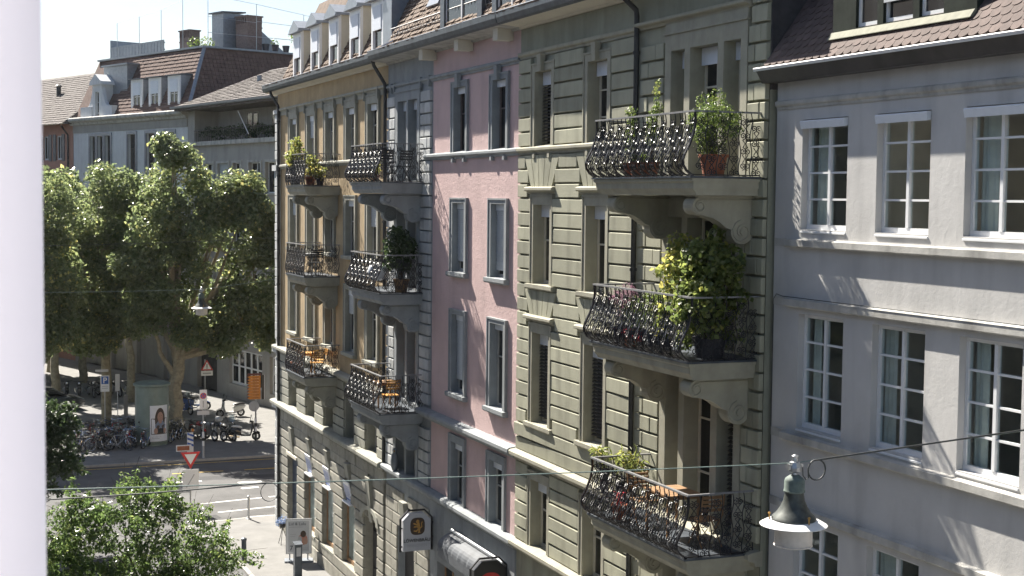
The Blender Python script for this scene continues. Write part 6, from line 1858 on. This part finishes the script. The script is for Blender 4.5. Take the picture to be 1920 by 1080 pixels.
# tilted shop boards over the three display windows
for i, c in enumerate((50.95, 48.40, 45.80)):
    S = thing('shop_board', ('blue and white board over the shop window nearest the corner door', 'blue and white board over the middle shop window', 'blue and white board over the shop window nearest the arched door')[i], 'sign', (12.9, c, 3.05))
    m = MB(); m.prism([(12.97, c - 0.40, 3.10), (12.97, c + 0.40, 3.10), (12.82, c + 0.36, 3.78), (12.82, c - 0.36, 3.78)], (0.04, 0, 0.01)); m.build('board', 'sign_white', S)
    m = MB()
    for j in range(5):
        yy = c + 0.28 - j * 0.14
        m.prism([(12.935, yy - 0.022, 3.24), (12.935, yy + 0.022, 3.24), (12.845, yy + 0.03, 3.66), (12.845, yy - 0.012, 3.66)], (-0.004, 0, 0))
    m.prism([(12.958, c - 0.34, 3.14), (12.958, c + 0.34, 3.14), (12.943, c + 0.34, 3.21), (12.943, c - 0.34, 3.21)], (-0.004, 0, 0))
    m.build('board_print', 'sign_blue', S)
    m = MB(); m.box(12.84, 13.02, c - 0.46, c + 0.46, 3.04, 3.09); m.build('ledge', 'sign_white', S)

# ------------------------------------------------------------------ hanging street lamps and their wires
def street_lamp(label, x, y, z):
    T = thing('street_lamp', label, 'street lamp', (x, y, z))
    c = (x, y, z)
    m = MB(); m.lathe([(0.372, -0.028), (0.375, -0.02), (0.30, 0.022), (0.20, 0.04)], c, 36); m.lathe([(0.372, -0.03), (0.2, 0.0)], c, 36); m.build('reflector_disc', 'lamp_white', T, smooth=True)
    m = MB(); m.lathe([(0.245, 0.03), (0.25, 0.05), (0.235, 0.075), (0.19, 0.12), (0.15, 0.18), (0.12, 0.25), (0.108, 0.32), (0.105, 0.36)], c, 28); m.build('hood', 'lamp_bronze', T, smooth=True)
    m = MB(); m.lathe([(0.118, 0.345), (0.122, 0.36), (0.114, 0.375), (0.114, 0.47), (0.10, 0.50), (0.05, 0.535), (0.03, 0.54)], c, 24); m.build('cap', 'lamp_verdigris', T, smooth=True)
    m = MB(); m.lathe([(0.035, 0.53), (0.03, 0.56), (0.075, 0.58), (0.08, 0.62), (0.06, 0.68), (0.035, 0.69), (0.03, 0.73), (0.04, 0.75), (0.0, 0.77)], c, 10); m.box(x - 0.09, x - 0.05, y - 0.03, y + 0.03, z + 0.60, z + 0.66); m.box(x + 0.05, x + 0.10, y - 0.02, y + 0.02, z + 0.62, z + 0.65); m.build('wire_clamp', 'steel', T)
    m = MB(); m.lathe([(0.21, -0.03), (0.212, -0.22), (0.205, -0.255), (0.12, -0.285), (0.0, -0.29)], c, 28); m.lathe([(0.214, -0.246), (0.22, -0.254), (0.212, -0.262)], c, 28); m.build('glass_shade', 'lamp_glass', T, smooth=True)
    m = MB()
    for a in (0.6, 2.7, 4.8): m.tube([(x + 0.27 * math.cos(a), y + 0.27 * math.sin(a), z + 0.0), (x + 0.27 * math.cos(a), y + 0.27 * math.sin(a), z + 0.10)], 0.009, 5); m.ellipsoid((x + 0.27 * math.cos(a), y + 0.27 * math.sin(a), z + 0.1), (0.018, 0.018, 0.014), 6, 4)
    m.build('wing_screw', 'gold', T)
    return T
def sag(a, b, s, n=16):
    a, b = Vector(a), Vector(b)
    return [a.lerp(b, i / n) - Vector((0, 0, s * 4 * (i / n) * (1 - i / n))) for i in range(n + 1)]
LX, LY, LZ = 8.98, 13.62, 9.60
street_lamp('large hanging street lamp with white disc and bronze bell in the foreground right', LX, LY, LZ)
WW = thing('span_wire', 'taut green wire carrying the foreground lamp across the street', 'wire', (LX, LY, 10.27))
m = MB(); m.tube(sag((LX, LY, 10.27), (-3.2, LY, 10.70), 0.05), 0.0062, 5); m.tube(sag((LX, LY, 10.27), (13.09, LY, 10.52), 0.0, 4), 0.0062, 5); m.build('wire', 'wire_green', WW)
m = MB(); m.tube(sag((LX + 0.25, LY - 0.01, 10.285), (13.09, LY - 0.01, 10.535), 0.0, 6), 0.011, 6)
rg = [(LX + 0.27 + 0.11 * math.cos(a), LY - 0.015 - 0.02 * (a / 7), 10.18 + 0.115 * math.sin(a)) for a in [math.pi / 2 + 2 * math.pi * i / 22 for i in range(24)]]
m.tube(rg, 0.0095, 6); m.tube([(LX + 0.10, LY, 10.24), (LX + 0.11, LY, 10.12), (LX + 0.15, LY, 10.07), (LX + 0.18, LY, 10.09), (LX + 0.17, LY, 10.2)], 0.007, 5)
m.build('power_cable', 'wire_dark', WW, smooth=True)
m = MB(); zr = 10.33
m.tube([(3.06 + 0.085 * math.cos(a), LY - 0.02, zr + 0.02 + 0.09 * math.sin(a)) for a in [0.4 + 2 * math.pi * i / 20 for i in range(21)]], 0.004, 5)
m.tube(sag((3.05, LY - 0.01, zr + 0.11), (-3.2, LY - 0.01, 10.72), 0.13), 0.0075, 5); m.build('power_cable', 'wire_dark', WW, smooth=True)
street_lamp('small distant hanging street lamp before the plane tree crown', 9.5, 53.4, 9.02)
WW = thing('span_wire', 'thin wire carrying the distant lamp to the yellow house corner', 'wire', (9.5, 53.4, 9.72))
m = MB(); m.tube(sag((9.5, 53.4, 9.7), (12.92, 56.0, 9.90), 0.02, 6), 0.008, 4); m.tube(sag((9.5, 53.4, 9.7), (-3.2, 44.0, 10.5), 0.12), 0.008, 4); m.build('wire', 'wire_green', WW)
m = MB(); m.tube(sag((12.92, 56.1, 11.5), (-3.2, 44.6, 11.6), 0.12), 0.007, 4); tag(m.build('span_wire', 'wire_dark'), 'thin upper wire crossing the plane tree crowns', 'wire')

# ------------------------------------------------------------------ things on the balconies
def potted(label, x, y, z, pr, ph, pot, clumps, leaf, size, dens, seed, stems=5, cat='plant', aspect=0.6, name='potted_plant', up=0.35, group=None):
    T = thing(name, label, cat, (x, y, z), 0, group)
    if ph > 0:
        m = MB(); m.lathe([(pr * 0.72, 0), (pr * 0.95, ph * 0.86), (pr * 1.06, ph * 0.86), (pr * 1.08, ph), (pr * 0.95, ph), (pr * 0.92, ph * 0.88), (0, ph * 0.86)], (x, y, z), 18); m.build('pot', pot, T, smooth=True)
    m = MB(); q = random.Random(seed)
    for i in range(stems):
        c = clumps[i % len(clumps)]
        m.tube([(x + q.uniform(-1, 1) * pr * 0.3, y + q.uniform(-1, 1) * pr * 0.3, z + ph * 0.8), ((x + c[0]) / 2, (y + c[1]) / 2, (z + ph + c[2]) / 2), c[:3]], [0.014, 0.010, 0.004], 5)
    m.build('stems', 'dark_bark', T)
    link('foliage', clump_leaves('foliage', leaf, clumps, dens, size, seed, origin=(x, y, z), aspect=aspect, up=up), T)
    return T
q = random.Random(5)
def scatter(cx, cy, cz, rx, ry, rz, n, r0, r1, tone=0.0):
    out = []
    for i in range(n):
        d = Vector((q.gauss(0, 1), q.gauss(0, 1), q.gauss(0, 1))).normalized() * (q.uniform(0.3, 1) ** 0.5)
        out.append((cx + d.x * rx, cy + d.y * ry, cz + d.z * rz, q.uniform(r0, r1), tone + q.uniform(-0.1, 0.15)))
    return out
zt_, zm_, zl_ = 13.57, 10.52, 7.24
potted('round green bush in a terracotta pot at the right end of the top green-house balcony', 12.25, 21.2, zt_, 0.24, 0.36, 'terracotta', scatter(12.25, 21.2, 14.45, 0.36, 0.42, 0.5, 40, 0.11, 0.2), 'leaf_bush', 0.05, 420, 71, 9, aspect=0.4)
T = potted('curled column plant with pale flower tip on the top green-house balcony', 12.0, 22.95, zt_, 0.15, 0.26, 'terracotta', [(12.0 + 0.03 * math.sin(i), 22.95 - 0.02 * i + 0.05 * math.sin(i * 0.8), 14.2 + i * 0.085, 0.10 if i < 8 else 0.05, 0.1 if i < 10 else 0.5) for i in range(13)], 'leaf_bush', 0.05, 700, 72, 3, aspect=0.5)
potted('short curled column plant left on the top green-house balcony', 12.0, 23.75, zt_, 0.14, 0.26, 'terracotta', [(12.0, 23.75 + 0.05 * math.sin(i * 0.9), 14.1 + i * 0.085, 0.09, 0.05) for i in range(9)], 'leaf_bush', 0.05, 700, 73, 3, aspect=0.5)
potted('small trailing plant in a wide terracotta bowl on the top green-house balcony', 11.9, 23.1, zt_, 0.26, 0.26, 'terracotta', scatter(11.9, 23.1, 13.9, 0.18, 0.18, 0.08, 8, 0.06, 0.1), 'leaf_bush', 0.05, 500, 74)
potted('tall yellow-green vine screening the right end of the middle green-house balcony', 12.3, 21.3, zm_, 0.3, 0.34, 'dark_pot',
       scatter(12.3, 21.25, 11.75, 0.55, 0.5, 1.0, 60, 0.13, 0.24) + scatter(12.1, 21.9, 12.0, 0.35, 0.35, 0.55, 26, 0.10, 0.18, 0.3) + scatter(11.8, 21.1, 11.2, 0.2, 0.3, 0.5, 18, 0.10, 0.18), 'leaf_vine', 0.085, 190, 75, 26, aspect=0.85)
potted('bushy pale green shrub in the middle of the middle green-house balcony', 12.0, 22.6, zm_, 0.2, 0.3, 'dark_pot', scatter(12.0, 22.6, 11.3, 0.2, 0.28, 0.38, 22, 0.07, 0.14, 0.05), 'leaf_bush', 0.05, 380, 76, 9, aspect=0.35)
potted('purple heather at the left of the middle green-house balcony', 12.0, 23.95, zm_, 0.2, 0.3, 'dark_pot', scatter(12.0, 23.95, 11.28, 0.2, 0.34, 0.3, 24, 0.07, 0.13), 'leaf_heather', 0.04, 520, 77, 9, aspect=0.3)
potted('feathery green herb between heather and shrub on the middle green-house balcony', 11.95, 23.3, zm_, 0.2, 0.3, 'dark_pot', scatter(11.95, 23.3, 11.1, 0.2, 0.3, 0.3, 24, 0.07, 0.13), 'leaf_bush', 0.045, 450, 78, 9, aspect=0.25)
potted('yellow-leaved creeper at the railing of the middle green-house balcony', 11.8, 22.0, zm_, 0.18, 0.25, 'dark_pot', scatter(11.8, 22.0, 11.15, 0.12, 0.28, 0.3, 16, 0.08, 0.14, 0.3), 'leaf_vine', 0.09, 170, 79, 8, aspect=0.8)
leaf_mat('petal_red', (0.35, 0.02, 0.02), (0.5, 0.06, 0.05), (0.6, 0.2, 0.15), 0.3, 0.5)
potted('red flowers low behind the middle green-house railing', 11.85, 23.3, zm_, 0.16, 0.12, 'terracotta', scatter(11.85, 23.2, 10.74, 0.08, 0.5, 0.06, 10, 0.05, 0.08), 'petal_red', 0.05, 400, 80, 3)
potted('arching grassy plant at the left end of the lowest green-house balcony', 12.3, 24.3, zl_, 0.2, 0.55, 'dark_pot', scatter(12.3, 24.3, 8.2, 0.25, 0.4, 0.18, 14, 0.08, 0.15), 'leaf_yellow', 0.16, 90, 81, 8, aspect=0.18)
potted('small palm standing on the sill ledge left of the lowest green-house balcony', 12.75, 26.2, 8.0 - 0.78, 0.1, 0.5, 'dark_pot', scatter(12.72, 26.2, 8.0, 0.16, 0.3, 0.14, 8, 0.06, 0.11), 'leaf_yellow', 0.16, 110, 82, 6, aspect=0.16)
def wood_table(label, x, y, z, w, d, h, material):
    T = thing('table', label, 'table', (x, y, z))
    m = MB()
    for i in range(6): m.box(x - d / 2, x + d / 2, y - w / 2 + i * w / 6 + 0.004, y - w / 2 + (i + 1) * w / 6 - 0.004, z + h - 0.03, z + h)
    m.build('table_top', material, T)
    for sx_ in (-1, 1):
        for sy in (-1, 1):
            m = MB(); m.box(x + sx_ * (d / 2 - 0.05) - 0.02, x + sx_ * (d / 2 - 0.05) + 0.02, y + sy * (w / 2 - 0.06) - 0.02, y + sy * (w / 2 - 0.06) + 0.02, z, z + h - 0.031); m.build('leg', material, T)
    m = MB(); m.box(x - d / 2 + 0.06, x + d / 2 - 0.06, y - w / 2 + 0.06, y + w / 2 - 0.06, z + h - 0.09, z + h - 0.032); m.build('apron', material, T)
    return T
def folding_chair(label, x, y, z, rot, material, frame):
    T = local_thing('folding_chair', label, 'chair', (x, y, z), rot)
    m = MB()
    for i in range(5): m.box(-0.19 + i * 0.08, -0.19 + i * 0.08 + 0.065, -0.2, 0.2, 0.44, 0.46)
    m.build('seat', material, T)
    for i in range(4):
        m = MB(); m.box(-0.235 - i * 0.012, -0.215 - i * 0.012, -0.2, 0.2, 0.62 + i * 0.075, 0.67 + i * 0.075); m.build('back_slat', material, T)
    for s in (-0.21, 0.21):
        m = MB(); m.tube([(0.2, s, 0.0), (-0.22, s, 0.55), (-0.28, s, 0.93)], 0.013, 5); m.build('leg', frame, T)
        m = MB(); m.tube([(-0.25, s * 0.92, 0.0), (0.19, s * 0.92, 0.45)], 0.013, 5); m.build('leg', frame, T)
    return T
wood_table('brown wooden table on the lowest green-house balcony', 12.3, 22.5, zl_, 0.9, 0.7, 0.78, 'wood')
folding_chair('orange-brown wooden chair left of the table on the lowest green-house balcony', 12.2, 23.4, zl_, math.radians(-90), 'wood', 'wood')
folding_chair('wooden chair right of the table on the lowest green-house balcony', 12.45, 21.6, zl_, math.radians(90), 'wood', 'wood')
potted('red flower pot near the railing of the lowest green-house balcony', 11.95, 23.9, zl_, 0.15, 0.28, 'terracotta', scatter(11.95, 23.9, 7.65, 0.1, 0.12, 0.1, 8, 0.05, 0.08), 'petal_red', 0.04, 400, 83, 3)
# pink house balconies
zp = (13.565, 10.485, 7.135)
folding_chair('black folding chair nearest the street on the top pink-house balcony', 12.0, 38.9, zp[0], math.radians(80), 'black_paint', 'black_paint')
folding_chair('black folding chair by the window on the top pink-house balcony', 12.6, 39.3, zp[0], math.radians(110), 'black_paint', 'black_paint')
potted('small plant with yellow flowers on the top pink-house balcony', 11.95, 39.6, zp[0], 0.12, 0.2, 'terracotta', scatter(11.95, 39.6, 13.9, 0.1, 0.14, 0.16, 10, 0.06, 0.1, 0.3), 'leaf_yellow', 0.06, 260, 84)
potted('tall dark leafy shrub on the middle pink-house balcony', 12.5, 38.9, zp[1], 0.22, 0.36, 'wood', scatter(12.45, 38.9, 11.65, 0.42, 0.5, 0.65, 40, 0.12, 0.22), 'leaf_dark', 0.10, 150, 85, 14, aspect=0.6)
T = thing('kettle_grill', 'round white kettle grill on the middle pink-house balcony', 'grill', (11.95, 39.3, zp[1]))
m = MB(); m.lathe([(0.05, 0.30), (0.22, 0.36), (0.30, 0.5), (0.31, 0.58), (0.26, 0.72), (0.12, 0.80), (0.0, 0.815)], (11.95, 39.3, zp[1]), 20); m.build('kettle', 'white_ceramic', T, smooth=True)
m = MB()
for a in (0.3, 2.4, 4.5): m.tube([(11.95 + 0.3 * math.cos(a), 39.3 + 0.3 * math.sin(a), zp[1]), (11.95 + 0.12 * math.cos(a), 39.3 + 0.12 * math.sin(a), zp[1] + 0.4)], 0.014, 5)
m.build('legs', 'black_paint', T)
m = MB(); m.tube([(11.88, 39.3, zp[1] + 0.81), (11.9, 39.3, zp[1] + 0.87), (12.0, 39.3, zp[1] + 0.87), (12.02, 39.3, zp[1] + 0.81)], 0.012, 5); m.build('handle', 'black_paint', T)
folding_chair('light wooden chair on the lowest pink-house balcony', 12.2, 38.9, zp[2], math.radians(90), 'orange_wood', 'wood')
wood_table('small wooden table on the lowest pink-house balcony', 12.3, 39.8, zp[2], 0.6, 0.6, 0.72, 'wood')
T = thing('garden_ornament', 'dark bird-shaped ornament standing on the ledge under the lowest pink-house balcony', 'ornament', (12.86, 40.55, 5.1))
m = MB(); m.lathe([(0.08, 0), (0.09, 0.03), (0.12, 0.12), (0.13, 0.27), (0.105, 0.42), (0.06, 0.52), (0.075, 0.58), (0.06, 0.63), (0.0, 0.66)], (12.86, 40.55, 5.11), 16); m.build('body', 'zinc_light', T, smooth=True)
m = MB(); m.lathe([(0.0, 0.0), (0.025, 0.01), (0.0, 0.13)], (0, 0, 0), 8)
o = m.build('beak', 'gold', T); o.location = Vector((12.83, 40.50, 5.68)) - WPOS[T] + WPOS[T] - Vector((12.86, 40.55, 5.1)); o.data.transform(Matrix.Translation(Vector((12.86, 40.55, 5.1)))); o.rotation_euler = (math.radians(100), 0, math.radians(-20))
# yellow house balconies
zy = (13.495, 10.465, 7.095)
potted('yellowing tall plant on the top yellow-house balcony', 12.0, 49.3, zy[0], 0.2, 0.32, 'dark_pot', scatter(12.0, 49.2, 14.5, 0.25, 0.35, 0.6, 26, 0.10, 0.18, 0.1), 'leaf_yellow', 0.11, 110, 86, 9)
potted('variegated plant with yellow leaves on the top yellow-house balcony', 12.2, 48.0, zy[0], 0.18, 0.30, 'terracotta', scatter(12.2, 48.0, 14.15, 0.25, 0.3, 0.3, 18, 0.09, 0.16, 0.2), 'leaf_yellow', 0.11, 110, 87, 7)
potted('small plant with golden flowers at the right of the top yellow-house balcony', 12.4, 47.5, zy[0], 0.14, 0.24, 'dark_pot', scatter(12.4, 47.5, 13.95, 0.2, 0.22, 0.22, 14, 0.08, 0.13, 0.25), 'leaf_yellow', 0.10, 120, 88, 6)
wood_table('dark bistro table on the middle yellow-house balcony', 12.2, 48.5, zy[1], 0.6, 0.6, 0.72, 'steel')
folding_chair('dark bistro chair on the middle yellow-house balcony', 12.3, 47.7, zy[1], math.radians(90), 'black_paint', 'black_paint')
folding_chair('orange folding chair with its back to the wall on the lowest yellow-house balcony', 12.6, 48.3, zy[2], math.radians(180), 'orange_wood', 'black_paint')
folding_chair('orange folding chair at the right of the lowest yellow-house balcony', 12.3, 47.55, zy[2], math.radians(90), 'orange_wood', 'black_paint')
wood_table('orange folding table on the lowest yellow-house balcony', 12.15, 48.3, zy[2], 0.6, 0.55, 0.72, 'orange_wood')
potted('brown flower pot at the railing of the lowest yellow-house balcony', 11.95, 48.9, zy[2], 0.2, 0.34, 'terracotta', scatter(11.95, 48.9, 7.52, 0.1, 0.12, 0.1, 8, 0.05, 0.08), 'leaf_dark', 0.05, 300, 89, 3)

# ------------------------------------------------------------------ open window leaf beside the camera
WF = thing('window_leaf', 'plain white window leaf edge filling the far left, out of focus', 'window', (-0.2, 1.2, 11.9))
m = MB(); m.box(-0.62, 0.0895, 1.20, 1.245, 11.9, 14.6); m.build('stile', 'sash', WF)
